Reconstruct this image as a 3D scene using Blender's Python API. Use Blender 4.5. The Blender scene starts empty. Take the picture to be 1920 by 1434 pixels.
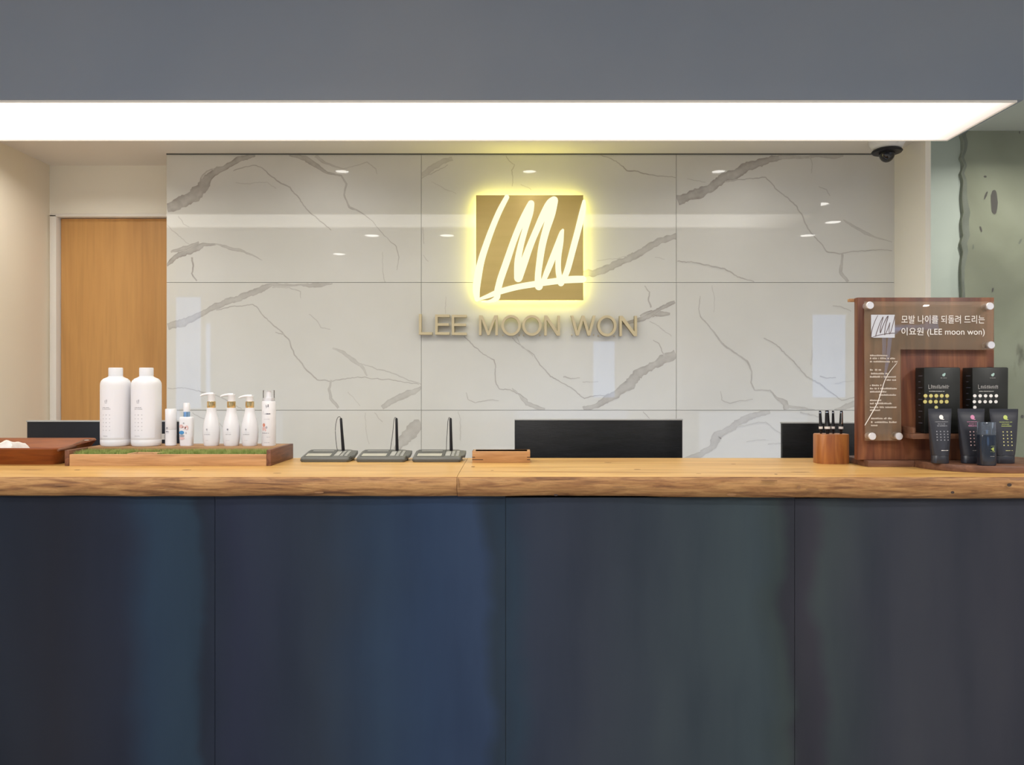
import bpy, bmesh, math, random
import numpy as np
from mathutils import Vector, Matrix
random.seed(7)
S = bpy.context.scene
COL = S.collection
PI = math.pi

# ---------------------------------------------------------------- camera
F = 1450.0                      # focal length in pixels of the 1920 wide frame
CZ = 1.36                       # eye height
cd = bpy.data.cameras.new('camera')
cd.sensor_width = 36.0
cd.lens = 36.0 * F / 1920.0
cd.clip_start = 0.05
cam = bpy.data.objects.new('camera', cd)
cam.location = (0, 0, CZ)
cam.rotation_euler = (math.radians(90), 0, 0)
COL.objects.link(cam)
S.camera = cam

# ---------------------------------------------------------------- colour management, world
S.view_settings.view_transform = 'Standard'
S.view_settings.look = 'None'
S.view_settings.gamma = 1
S.view_settings.use_curve_mapping = False
S.view_settings.exposure = 0.0
S.cycles.use_denoising = True
S.cycles.max_bounces = 10
S.cycles.diffuse_bounces = 6
S.cycles.transparent_max_bounces = 16
S.cycles.sample_clamp_indirect = 6
W = bpy.data.worlds.new('world')
S.world = W
W.use_nodes = True
W.node_tree.nodes['Background'].inputs[0].default_value = (.6, .75, 1, 1)
W.node_tree.nodes['Background'].inputs[1].default_value = 0.6

# tunable light levels
L_PANEL = 4.3        # long light panel over the counter
P_FRONT = 47.0       # each downlight of the hall ceiling (W)
P_REAR = 0.35         # each downlight behind the bulkhead
L_WIN = 3.4          # daylight in the windows behind the camera


def X(px, Y): return (px - 960.0) * Y / F
def Z(py, Y): return CZ - (py - 717.0) * Y / F
def onz(py, z): return (CZ - z) * F / (py - 717.0)      # depth of a point at height z seen at row py


# ---------------------------------------------------------------- materials
def srgb(r, g, b):
    def c(v):
        v /= 255.0
        return v / 12.92 if v <= .04045 else ((v + .055) / 1.055) ** 2.4
    return (c(r), c(g), c(b), 1)


def mat(name, col, rough=.5, metal=0.0, spec=.5, emis=None, es=0.0, coat=0.0, trans=0.0):
    m = bpy.data.materials.new(name)
    m.use_nodes = True
    b = m.node_tree.nodes['Principled BSDF']
    b.inputs['Base Color'].default_value = col
    b.inputs['Roughness'].default_value = rough
    b.inputs['Metallic'].default_value = metal
    b.inputs['Specular IOR Level'].default_value = spec
    b.inputs['Coat Weight'].default_value = coat
    b.inputs['Transmission Weight'].default_value = trans
    if emis:
        b.inputs['Emission Color'].default_value = emis
        b.inputs['Emission Strength'].default_value = es
    return m


def N(m, kind, **kw):
    n = m.node_tree.nodes.new(kind)
    for k, v in kw.items():
        if k in n.inputs: n.inputs[k].default_value = v
        else: setattr(n, k, v)
    return n


def L(m, a, b): m.node_tree.links.new(a, b)


def ramp(m, stops, interp='LINEAR'):
    r = N(m, 'ShaderNodeValToRGB')
    r.color_ramp.interpolation = interp
    e = r.color_ramp.elements
    while len(e) < len(stops): e.new(.5)
    for i, (p, c) in enumerate(stops):
        e[i].position = p
        e[i].color = c
    return r


def mottled(name, c1, c2, scale=3.0, rough=.6, spec=.3, vec=(1, 1, 1), detail=4, bump=0.0, metal=0, lo=.35, hi=.65):
    m = mat(name, c1, rough, metal, spec)
    b = m.node_tree.nodes['Principled BSDF']
    tc = N(m, 'ShaderNodeTexCoord')
    mp = N(m, 'ShaderNodeMapping')
    mp.inputs['Scale'].default_value = vec
    L(m, tc.outputs['Object'], mp.inputs['Vector'])
    n = N(m, 'ShaderNodeTexNoise', Scale=scale, Detail=detail)
    L(m, mp.outputs[0], n.inputs['Vector'])
    r = ramp(m, [(lo, c1), (hi, c2)])
    L(m, n.outputs['Fac'], r.inputs[0])
    L(m, r.outputs[0], b.inputs['Base Color'])
    if bump:
        bp = N(m, 'ShaderNodeBump', Strength=bump, Distance=.002)
        L(m, n.outputs['Fac'], bp.inputs['Height'])
        L(m, bp.outputs[0], b.inputs['Normal'])
    return m


def wood(name, light, mid, dark, axis='x', scale=1.0, rough=.45, spec=.4, figure=.5, bump=.15, coat=0.0):
    """grain running along an axis: stretched noise for the figure, finer stretched noise for the pores"""
    m = mat(name, mid, rough, 0, spec, coat=coat)
    b = m.node_tree.nodes['Principled BSDF']
    tc = N(m, 'ShaderNodeTexCoord')
    st = {'x': (.7, 7, 7), 'y': (7, .7, 7), 'z': (7, 7, .7)}[axis]
    mp = N(m, 'ShaderNodeMapping')
    mp.inputs['Scale'].default_value = [s * scale for s in st]
    L(m, tc.outputs['Object'], mp.inputs['Vector'])
    n = N(m, 'ShaderNodeTexNoise', Scale=2.2, Detail=5, Distortion=.9)
    L(m, mp.outputs[0], n.inputs['Vector'])
    r = ramp(m, [(.25, dark), (.45, mid), (.62, light), (.8, mid)])
    L(m, n.outputs['Fac'], r.inputs[0])
    mp2 = N(m, 'ShaderNodeMapping')
    mp2.inputs['Scale'].default_value = [s * scale * (6 if s > 1 else 2.5) for s in st]
    L(m, tc.outputs['Object'], mp2.inputs['Vector'])
    n2 = N(m, 'ShaderNodeTexNoise', Scale=3.0, Detail=3)
    L(m, mp2.outputs[0], n2.inputs['Vector'])
    r2 = ramp(m, [(.3, (.62, .62, .62, 1)), (.55, (1, 1, 1, 1))])
    L(m, n2.outputs['Fac'], r2.inputs[0])
    mx = N(m, 'ShaderNodeMix', data_type='RGBA', blend_type='MULTIPLY')
    mx.inputs['Factor'].default_value = figure
    L(m, r.outputs[0], mx.inputs[6]); L(m, r2.outputs[0], mx.inputs[7])
    L(m, mx.outputs[2], b.inputs['Base Color'])
    bp = N(m, 'ShaderNodeBump', Strength=bump, Distance=.001)
    L(m, n2.outputs['Fac'], bp.inputs['Height'])
    L(m, bp.outputs[0], b.inputs['Normal'])
    return m


M = {}
M['white_paint'] = mat('white_paint', (.86, .83, .74, 1), .7, 0, .25)
M['ceiling_paint'] = mat('ceiling_paint', (.74, .70, .64, 1), .8, 0, .2)
M['cream_paint'] = mat('cream_paint', (.84, .76, .62, 1), .75, 0, .2)
M['bulkhead'] = mottled('bulkhead_paint', (.225, .262, .325, 1), (.255, .285, .335, 1), 1.2, .55, .3)
M['hall_white'] = mat('hall_white', (.80, .80, .79, 1), .8, 0, .2)
M['floor'] = mottled('floor_tile', (.36, .35, .33, 1), (.42, .41, .39, 1), 2, .35, .4)
M['frame_paint'] = mat('frame_paint', (.80, .77, .72, 1), .5, 0, .3)
M['steel_trim'] = mat('steel_trim', (.55, .55, .55, 1), .3, 1)
M['black'] = mat('black_plastic', (.006, .006, .008, 1), .4, 0, .35)
M['black_gloss'] = mat('black_gloss', (.008, .008, .010, 1), .08, 0, .6)
M['dark_gap'] = mat('dark_gap', (.05, .05, .05, 1), .8)
M['white_plastic'] = mat('white_plastic', (.78, .78, .81, 1), .32, 0, .45)
M['white_label'] = mat('white_label', (.78, .78, .83, 1), .45, 0, .4)
M['oak_light'] = None
M['print_grey'] = mat('print_grey', (.24, .24, .28, 1), .6)
M['print_lightgrey'] = mat('print_lightgrey', (.42, .42, .46, 1), .6)
M['print_dark'] = mat('print_dark', (.12, .12, .16, 1), .6)
M['print_white'] = mat('print_white', (.78, .75, .72, 1), .5)
M['print_dim'] = mat('print_dim', (.42, .40, .39, 1), .5)
M['print_yellow'] = mat('print_yellow', (.55, .52, .20, 1), .5)
M['print_gold'] = mat('print_gold', (.50, .32, .03, 1), .5)
M['print_pink'] = mat('print_pink', (.55, .20, .34, 1), .5)
M['print_lime'] = mat('print_lime', (.42, .50, .12, 1), .5)
M['print_mint'] = mat('print_mint', (.35, .50, .46, 1), .5)
M['print_silver'] = mat('print_silver', (.30, .30, .32, 1), .5)
M['print_rose'] = mat('print_rose', (.70, .47, .46, 1), .5)
M['print_coral'] = mat('print_coral', (.62, .24, .16, 1), .5)
M['print_blue'] = mat('print_blue', (.06, .26, .55, 1), .5)
M['gold_metal'] = mat('gold_metal', (.80, .58, .28, 1), .15, 1)
M['blue_chrome'] = mat('blue_chrome', (.35, .55, .80, 1), .15, 1)
M['chrome'] = mat('chrome', (.80, .80, .80, 1), .18, 1)
M['standoff'] = mat('standoff_metal', (.92, .88, .87, 1), .28, .6)
M['pad_grey'] = mat('pad_grey', (.105, .108, .098, 1), .42, 0, .5)
M['pad_dark'] = mat('pad_dark', (.045, .05, .045, 1), .25, 0, .5)
M['pad_lcd'] = mat('pad_lcd', (.42, .41, .34, 1), .3, 0, .5)
M['pad_button'] = mat('pad_button', (.36, .36, .33, 1), .5)
M['box_black'] = mottled('box_black', (.010, .011, .010, 1), (.016, .017, .016, 1), 20, .42, .35)
M['tube_dark'] = mat('tube_dark', (.024, .025, .033, 1), .33, 0, .5)
M['serum_dark'] = mat('serum_dark', (.016, .022, .035, 1), .12, 0, .5)
M['cloth'] = mottled('white_cloth', (.74, .70, .66, 1), (.84, .82, .80, 1), 30, .9, .1)
M['bronze'] = mottled('brushed_gold', (.60, .455, .16, 1), (.64, .485, .18, 1), 5, .5, .5, vec=(.3, 1, 6), metal=.35)
M['letter_gold'] = mat('letter_gold', (.60, .51, .32, 1), .45, .2)
M['letter_side'] = mat('letter_side', (.36, .29, .15, 1), .45, .4)

# emissive materials: things that give light
def emission(name, col, s):
    m = bpy.data.materials.new(name); m.use_nodes = True
    nt = m.node_tree; nt.nodes.clear()
    e = nt.nodes.new('ShaderNodeEmission'); o = nt.nodes.new('ShaderNodeOutputMaterial')
    e.inputs[0].default_value = col; e.inputs[1].default_value = s
    nt.links.new(e.outputs[0], o.inputs[0])
    return m
M['neon'] = emission('script_light', (1.0, .985, .70, 1), 1.10)
M['led'] = emission('halo_led', (1.0, .93, .20, 1), 13.0)
M['daylight'] = emission('window_daylight', (.32, .54, 1.0, 1), L_WIN)
M['screen_on'] = emission('lit_screen', (.55, .66, .95, 1), 1.4)
M['lamp_disc'] = emission('lamp_disc', (1, .96, .90, 1), 14.0)
M['shop_glow'] = emission('lit_display', (1.0, .90, .72, 1), 1.6)

# light panel: stretched film, a little dimmer near its rim
def panel_material():
    m = bpy.data.materials.new('light_film'); m.use_nodes = True
    nt = m.node_tree; nt.nodes.clear()
    e = N(m, 'ShaderNodeEmission'); o = N(m, 'ShaderNodeOutputMaterial')
    at = N(m, 'ShaderNodeAttribute', attribute_name='rim')
    r = ramp(m, [(0, (.93, .80, .70, 1)), (.35, (1.7, 1.55, 1.36, 1)), (1, (L_PANEL, L_PANEL * .955, L_PANEL * .86, 1))])
    L(m, at.outputs['Fac'], r.inputs[0]); L(m, r.outputs[0], e.inputs[0]); L(m, e.outputs[0], o.inputs[0])
    return m
M['film'] = panel_material()

def marble_material():
    m = mat('veined_marble', (.8, .8, .8, 1), .006, 0, .5)
    b = m.node_tree.nodes['Principled BSDF']
    tc = N(m, 'ShaderNodeTexCoord')
    n = N(m, 'ShaderNodeTexNoise', Scale=2.2, Detail=6)
    L(m, tc.outputs['Object'], n.inputs['Vector'])
    r = ramp(m, [(.3, (.635, .63, .585, 1)), (.7, (.685, .68, .64, 1))])
    L(m, n.outputs['Fac'], r.inputs[0])
    at = N(m, 'ShaderNodeAttribute', attribute_name='vein')
    n2 = N(m, 'ShaderNodeTexNoise', Scale=26, Detail=4)
    L(m, tc.outputs['Object'], n2.inputs['Vector'])
    ml = N(m, 'ShaderNodeMath', operation='MULTIPLY_ADD')
    L(m, n2.outputs['Fac'], ml.inputs[0]); ml.inputs[1].default_value = 1.3; ml.inputs[2].default_value = .35
    m2 = N(m, 'ShaderNodeMath', operation='MULTIPLY')
    L(m, at.outputs['Fac'], m2.inputs[0]); L(m, ml.outputs[0], m2.inputs[1])
    mx = N(m, 'ShaderNodeMix', data_type='RGBA')
    L(m, m2.outputs[0], mx.inputs['Factor'])
    L(m, r.outputs[0], mx.inputs[6]); mx.inputs[7].default_value = (.20, .165, .145, 1)
    L(m, mx.outputs[2], b.inputs['Base Color'])
    return m
M['marble'] = marble_material()
M['grout'] = mat('marble_joint', (.34, .33, .31, 1), .7)

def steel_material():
    """steel sheet: navy to grey patina along the counter, dark smoky blooms near the seams, bluish floor reflections painted in"""
    m = mat('patina_reflection_steel', (.03, .05, .08, 1), .5, 0, .2)
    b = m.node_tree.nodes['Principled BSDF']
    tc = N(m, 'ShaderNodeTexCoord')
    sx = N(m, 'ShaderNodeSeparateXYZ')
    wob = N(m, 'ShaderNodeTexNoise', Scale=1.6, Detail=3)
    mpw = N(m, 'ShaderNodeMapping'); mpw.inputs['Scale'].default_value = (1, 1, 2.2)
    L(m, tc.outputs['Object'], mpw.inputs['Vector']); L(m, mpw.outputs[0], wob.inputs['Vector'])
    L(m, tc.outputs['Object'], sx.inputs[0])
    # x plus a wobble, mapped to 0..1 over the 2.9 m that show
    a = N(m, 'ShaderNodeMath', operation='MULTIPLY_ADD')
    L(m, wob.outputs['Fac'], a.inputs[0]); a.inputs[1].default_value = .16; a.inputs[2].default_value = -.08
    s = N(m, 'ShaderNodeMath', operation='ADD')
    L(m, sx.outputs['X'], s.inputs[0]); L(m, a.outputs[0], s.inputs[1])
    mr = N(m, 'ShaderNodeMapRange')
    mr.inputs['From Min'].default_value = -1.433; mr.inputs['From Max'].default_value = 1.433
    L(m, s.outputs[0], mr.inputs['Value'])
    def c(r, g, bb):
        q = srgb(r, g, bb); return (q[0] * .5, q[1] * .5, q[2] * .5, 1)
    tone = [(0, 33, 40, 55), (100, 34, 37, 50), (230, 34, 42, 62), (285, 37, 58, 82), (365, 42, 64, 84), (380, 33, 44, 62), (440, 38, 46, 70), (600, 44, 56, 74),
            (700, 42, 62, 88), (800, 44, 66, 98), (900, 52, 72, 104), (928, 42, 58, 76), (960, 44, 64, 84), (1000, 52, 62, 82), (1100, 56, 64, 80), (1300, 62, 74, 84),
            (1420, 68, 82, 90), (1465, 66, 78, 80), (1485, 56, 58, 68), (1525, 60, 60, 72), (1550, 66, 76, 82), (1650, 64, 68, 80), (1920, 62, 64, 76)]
    r = ramp(m, [(p_[0] / 1920.0, c(*p_[1:])) for p_ in tone])  # patina tones, with the floor's bluish daylight reflection painted in as bands
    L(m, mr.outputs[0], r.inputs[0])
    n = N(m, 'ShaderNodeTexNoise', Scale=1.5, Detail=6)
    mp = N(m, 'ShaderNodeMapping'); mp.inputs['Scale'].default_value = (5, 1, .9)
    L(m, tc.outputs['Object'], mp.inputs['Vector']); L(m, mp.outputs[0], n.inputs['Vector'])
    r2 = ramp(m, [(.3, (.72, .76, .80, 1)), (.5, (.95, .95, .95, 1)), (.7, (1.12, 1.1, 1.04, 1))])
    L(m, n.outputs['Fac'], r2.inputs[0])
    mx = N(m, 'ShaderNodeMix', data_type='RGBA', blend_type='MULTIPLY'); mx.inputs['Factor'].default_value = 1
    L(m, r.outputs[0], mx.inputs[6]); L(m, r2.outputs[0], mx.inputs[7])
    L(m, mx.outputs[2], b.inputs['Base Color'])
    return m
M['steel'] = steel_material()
M['steel_seam'] = mat('steel_seam', (.015, .017, .02, 1), .6)

def concrete_material():
    m = mat('raw_concrete', (.3, .33, .28, 1), .85, 0, .2)
    b = m.node_tree.nodes['Principled BSDF']
    tc = N(m, 'ShaderNodeTexCoord')
    n = N(m, 'ShaderNodeTexNoise', Scale=1.7, Detail=8, Distortion=.6)
    L(m, tc.outputs['Object'], n.inputs['Vector'])
    r = ramp(m, [(.3, (.21, .215, .16, 1)), (.5, (.29, .30, .225, 1)), (.72, (.38, .39, .31, 1))])
    L(m, n.outputs['Fac'], r.inputs[0])
    n2 = N(m, 'ShaderNodeTexNoise', Scale=6, Detail=5)
    mp = N(m, 'ShaderNodeMapping'); mp.inputs['Scale'].default_value = (1, 1, .45)
    L(m, tc.outputs['Object'], mp.inputs['Vector']); L(m, mp.outputs[0], n2.inputs['Vector'])
    r2 = ramp(m, [(.27, (.30, .28, .27, 1)), (.33, (1, 1, 1, 1))])
    L(m, n2.outputs['Fac'], r2.inputs[0])
    mx = N(m, 'ShaderNodeMix', data_type='RGBA', blend_type='MULTIPLY'); mx.inputs['Factor'].default_value = .8
    L(m, r.outputs[0], mx.inputs[6]); L(m, r2.outputs[0], mx.inputs[7])
    L(m, mx.outputs[2], b.inputs['Base Color'])
    bp = N(m, 'ShaderNodeBump', Strength=.5, Distance=.01)
    L(m, n.outputs['Fac'], bp.inputs['Height']); L(m, bp.outputs[0], b.inputs['Normal'])
    return m
M['concrete'] = concrete_material()
M['concrete_scar'] = mat('concrete_scar', (.085, .075, .07, 1), .9)
M['plaster'] = mottled('pale_plaster', (.46, .50, .46, 1), (.52, .56, .51, 1), 3, .8, .2)

def clear(name, tint, haze, haze_col, rough=.02, ior=1.5):
    m = bpy.data.materials.new(name); m.use_nodes = True
    nt = m.node_tree; nt.nodes.clear()
    t = N(m, 'ShaderNodeBsdfTransparent'); t.inputs[0].default_value = tint
    g = N(m, 'ShaderNodeBsdfGlossy'); g.inputs['Roughness'].default_value = rough
    d = N(m, 'ShaderNodeBsdfDiffuse'); d.inputs[0].default_value = haze_col
    fr = N(m, 'ShaderNodeFresnel', IOR=ior)
    m1 = N(m, 'ShaderNodeMixShader'); m1.inputs[0].default_value = haze
    L(m, t.outputs[0], m1.inputs[1]); L(m, d.outputs[0], m1.inputs[2])
    m2 = N(m, 'ShaderNodeMixShader')
    L(m, fr.outputs[0], m2.inputs[0]); L(m, m1.outputs[0], m2.inputs[1]); L(m, g.outputs[0], m2.inputs[2])
    o = N(m, 'ShaderNodeOutputMaterial'); L(m, m2.outputs[0], o.inputs[0])
    return m
M['glass'] = clear('partition_glass', (.965, .985, .97, 1), 0.012, (.7, .8, .75, 1))
M['acrylic'] = clear('clear_acrylic', (.98, .98, .97, 1), .095, (.95, .72, .46, 1))
M['clear_cap'] = clear('clear_cap', (.55, .62, .72, 1), .10, (.6, .7, .85, 1))
M['foam_cap'] = clear('clear_foam_cap', (.98, .98, .99, 1), .18, (.95, .95, .97, 1), ior=1.2)

M['oak'] = wood('honey_oak', (.66, .40, .135, 1), (.57, .33, .105, 1), (.42, .20, .055, 1), 'x', 1.0, .36, .45, .45)
M['oak_edge'] = wood('live_edge_oak', (.38, .205, .078, 1), (.255, .12, .044, 1), (.085, .033, .015, 1), 'x', 4.2, .55, .35, .8, .5)
M['knot'] = mat('knot', (.035, .018, .012, 1), .7)
M['knot_soft'] = mat('dark_grain_fleck', (.20, .095, .035, 1), .6)
M['veneer'] = wood('door_veneer', (.62, .335, .115, 1), (.56, .295, .10, 1), (.47, .235, .075, 1), 'z', .55, .45, .4, .25)
M['beech'] = wood('tray_beech', (.56, .32, .15, 1), (.48, .26, .115, 1), (.36, .18, .08, 1), 'x', 3, .5, .35, .4)
M['beech_dark'] = wood('tray_shelf_wood', (.42, .24, .11, 1), (.35, .19, .085, 1), (.26, .13, .06, 1), 'x', 3, .5, .35, .5)
M['walnut'] = wood('walnut', (.20, .085, .045, 1), (.145, .058, .032, 1), (.085, .034, .022, 1), 'y', 4, .5, .35, .5)
M['walnut_v'] = wood('walnut_board', (.25, .098, .045, 1), (.155, .054, .030, 1), (.060, .024, .018, 1), 'z', 1.25, .42, .4, .5)
M['walnut_x'] = wood('walnut_plinth', (.20, .095, .055, 1), (.14, .064, .038, 1), (.09, .04, .026, 1), 'x', 2.5, .45, .4, .5)
M['cherry'] = wood('cherry_tray', (.24, .062, .010, 1), (.19, .044, .007, 1), (.14, .030, .005, 1), 'x', 3, .35, .5, .4)
M['cherry_rim'] = mat('cherry_rim', (.42, .20, .08, 1), .4)
M['maple'] = wood('card_box_wood', (.50, .27, .11, 1), (.43, .22, .085, 1), (.36, .17, .06, 1), 'x', 4, .45, .4, .35)
M['yew'] = wood('pen_block_wood', (.42, .165, .045, 1), (.32, .11, .03, 1), (.21, .06, .02, 1), 'z', 3, .38, .45, .3)
M['screen_back'] = wood('brushed_black', (.007, .008, .010, 1), (.004, .005, .006, 1), (.002, .002, .003, 1), 'x', 6, .38, .28, .6, .5)
M['screen_rim'] = mat('screen_rim', (.42, .43, .43, 1), .35)
M['navy_back'] = mottled('navy_back', (.008, .010, .016, 1), (.013, .015, .023, 1), 3, .5, .3)
M['grass'] = mottled('grass_blades', (.16, .23, .05, 1), (.40, .44, .15, 1), 60, .7, .2)
M['grass_bed'] = mat('grass_bed', (.07, .10, .03, 1), .9)
M['moss_base'] = M['grass_bed']


# ---------------------------------------------------------------- mesh builder
class MB:
    def __init__(s):
        s.v = []; s.f = []; s.m = []; s.vein = None
    def add(s, vs, fs, mi=0):
        k = len(s.v)
        s.v += [tuple(v) for v in vs]
        s.f += [tuple(i + k for i in f) for f in fs]
        s.m += [mi] * len(fs)
        return k
    def box(s, x0, x1, y0, y1, z0, z1, mi=0):
        s.add([(x0, y0, z0), (x1, y0, z0), (x1, y1, z0), (x0, y1, z0), (x0, y0, z1), (x1, y0, z1), (x1, y1, z1), (x0, y1, z1)],
              [(0, 3, 2, 1), (4, 5, 6, 7), (0, 1, 5, 4), (1, 2, 6, 5), (2, 3, 7, 6), (3, 0, 4, 7)], mi)
        return s
    def quad(s, pts, mi=0):
        s.add(pts, [tuple(range(len(pts)))], mi); return s
    def lathe(s, prof, seg=48, mi=0, sx=1.0, sy=1.0, c=(0, 0, 0)):
        """prof: (radius, z) from bottom to top, capped at both ends"""
        vs = []; fs = []
        for r, z in prof:
            for i in range(seg):
                a = 2 * PI * i / seg
                vs.append((c[0] + r * sx * math.cos(a), c[1] + r * sy * math.sin(a), c[2] + z))
        n = len(prof)
        for j in range(n - 1):
            for i in range(seg):
                a = j * seg + i; b = j * seg + (i + 1) % seg
                fs.append((a, b, b + seg, a + seg))
        fs.append(tuple(reversed(range(seg))))
        fs.append(tuple((n - 1) * seg + i for i in range(seg)))
        s.add(vs, fs, mi); return s
    def loft(s, rings, mi=0, cap=True):
        """rings: lists of points of the same count, listed anticlockwise seen from the end they grow towards"""
        vs = [p for r in rings for p in r]; n = len(rings[0]); fs = []
        for j in range(len(rings) - 1):
            for i in range(n):
                a = j * n + i; b = j * n + (i + 1) % n
                fs.append((a, b, b + n, a + n))
        if cap:
            fs.append(tuple(reversed(range(n)))); fs.append(tuple((len(rings) - 1) * n + i for i in range(n)))
        s.add(vs, fs, mi); return s
    def prism(s, poly, y0, y1, mi=0):
        """poly in x,z (any order); extruded along y"""
        a = sum(poly[i][0] * poly[(i + 1) % len(poly)][1] - poly[(i + 1) % len(poly)][0] * poly[i][1] for i in range(len(poly)))
        if a > 0: poly = poly[::-1]
        return s.loft([[(x, y1, z) for x, z in poly[::-1]][::-1], [(x, y0, z) for x, z in poly[::-1]][::-1]], mi) if False else s._pr(poly, y0, y1, mi)
    def _pr(s, poly, y0, y1, mi):
        n = len(poly)
        vs = [(x, y0, z) for x, z in poly] + [(x, y1, z) for x, z in poly]
        fs = [tuple(reversed(range(n))), tuple(range(n, 2 * n))]
        for i in range(n):
            j = (i + 1) % n
            fs.append((i, j, j + n, i + n))
        s.add(vs, fs, mi); return s
    def tube(s, pts, r, seg=10, mi=0):
        pts = [Vector(p) for p in pts]; rings = []
        rs = r if isinstance(r, (list, tuple)) else [r] * len(pts)
        up = None
        for i, p in enumerate(pts):
            d = (pts[min(i + 1, len(pts) - 1)] - pts[max(i - 1, 0)]).normalized()
            if up is None:
                up = Vector((0, 0, 1)) if abs(d.z) < .9 else Vector((0, 1, 0))
            a = d.cross(up).normalized(); b = d.cross(a).normalized(); up = -b if False else up
            rings.append([tuple(p + rs[i] * (math.cos(t) * a + math.sin(t) * b)) for t in [2 * PI * k / seg for k in range(seg)]])
        return s.loft(rings, mi)
    def disc(s, cx, cz, rx, rz, y, mi=0, seg=16):
        s.quad([(cx + rx * math.cos(2 * PI * k / seg), y, cz + rz * math.sin(2 * PI * k / seg)) for k in range(seg)], mi); return s
    def build(s, name, mats, parent=None, loc=(0, 0, 0), smooth=False, bevel=0.0, bseg=2, rot=None):
        me = bpy.data.meshes.new(name)
        me.from_pydata(s.v, [], s.f)
        if not isinstance(mats, (list, tuple)): mats = [mats]
        for m in mats: me.materials.append(M[m] if isinstance(m, str) else m)
        me.polygons.foreach_set('material_index', s.m)
        bm = bmesh.new(); bm.from_mesh(me); bmesh.ops.recalc_face_normals(bm, faces=bm.faces) if s.vein is None else None
        if bevel:
            bmesh.ops.remove_doubles(bm, verts=bm.verts, dist=1e-6)
            ed = [e for e in bm.edges if len(e.link_faces) == 2 and e.calc_face_angle(0) > .6]
            bmesh.ops.bevel(bm, geom=ed, offset=bevel, segments=bseg, affect='EDGES', profile=.5)
        bm.to_mesh(me); bm.free()
        o = bpy.data.objects.new(name, me)
        o.location = loc
        if rot: o.rotation_euler = rot
        COL.objects.link(o)
        if parent: o.parent = parent
        if smooth or bevel:
            for p in me.polygons: p.use_smooth = True
            me.set_sharp_from_angle(angle=math.radians(38))
        return o


def tag(o, label, cat, group=None, kind=None):
    if label: o['label'] = label
    if cat: o['category'] = cat
    if group: o['group'] = group
    if kind: o['kind'] = kind
    return o

def empty(name, label, cat, loc, group=None, rz=0):
    o = bpy.data.objects.new(name, None); o.location = loc; o.rotation_euler = (0, 0, rz)
    o.empty_display_size = .05
    COL.objects.link(o)
    return tag(o, label, cat, group)

def struct(o, label=None):
    o['kind'] = 'structure'
    if label: o['label'] = label
    return o

def copy_tree(o, parent=None):
    c = o.copy(); COL.objects.link(c); c.parent = parent
    for ch in list(o.children): copy_tree(ch, c)
    return c

def roundrect(x0, x1, z0, z1, r, n=5):
    pts = []
    for cx, cz, a0 in ((x1 - r, z1 - r, 0), (x0 + r, z1 - r, 90), (x0 + r, z0 + r, 180), (x1 - r, z0 + r, 270)):
        for k in range(n + 1):
            a = math.radians(a0 + 90 * k / n)
            pts.append((cx + r * math.cos(a), cz + r * math.sin(a)))
    return pts

def text_polys(body, offset=0.0):
    c = bpy.data.curves.new('lettering', 'FONT'); c.body = body; c.resolution_u = 4; c.offset = offset
    o = bpy.data.objects.new('lettering', c); COL.objects.link(o)
    dg = bpy.context.evaluated_depsgraph_get(); dg.update()
    me = bpy.data.meshes.new_from_object(o.evaluated_get(dg))
    vs = [tuple(v.co) for v in me.vertices]; fs = [tuple(p.vertices) for p in me.polygons]
    bpy.data.objects.remove(o); bpy.data.meshes.remove(me); bpy.data.curves.remove(c)
    return vs, fs

def put_text(mb, body, x0, x1, z0, z1, y, mi=0, offset=0.0):
    vs, fs = text_polys(body, offset)
    ax = min(v[0] for v in vs); bx = max(v[0] for v in vs); az = min(v[1] for v in vs); bz = max(v[1] for v in vs)
    mb.add([(x0 + (v[0] - ax) / (bx - ax) * (x1 - x0), y, z0 + (v[1] - az) / (bz - az) * (z1 - z0)) for v in vs], fs, mi)

def small_print(mb, x0, x1, z, h, y, mi=0, surf=None, dens=1.0, rnd=random):
    """an unreadable line of tiny print: short bars of uneven width"""
    x = x0
    while x < x1:
        w = h * rnd.uniform(.35, .9)
        if rnd.random() < .14: x += h * .6; continue
        hh = h * rnd.choice((.7, .85, 1.0))
        rect(mb, x, min(x + w, x1), z, z + hh, y, mi, surf)
        x += w + h * .28 / dens

def rect(mb, x0, x1, z0, z1, y, mi=0, surf=None, n=1):
    if surf is None:
        mb.quad([(x0, y, z0), (x1, y, z0), (x1, y, z1), (x0, y, z1)], mi)
    else:
        mb.quad([surf(x0, z0), surf(x1, z0), surf(x1, z1), surf(x0, z1)], mi)

def dot(mb, cx, cz, rx, rz, y, mi=0, surf=None, seg=12):
    pts = [(cx + rx * math.cos(2 * PI * k / seg), cz + rz * math.sin(2 * PI * k / seg)) for k in range(seg)]
    mb.quad([(p[0], y, p[1]) if surf is None else surf(p[0], p[1]) for p in pts], mi)

def cyl_surf(R, eps=.0004):
    """wrap (x,z) on a round bottle facing -y; R may be a function of z"""
    def f(x, z):
        r = (R(z) if callable(R) else R) + eps
        a = x / r
        return (r * math.sin(a), -r * math.cos(a), z)
    return f

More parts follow.
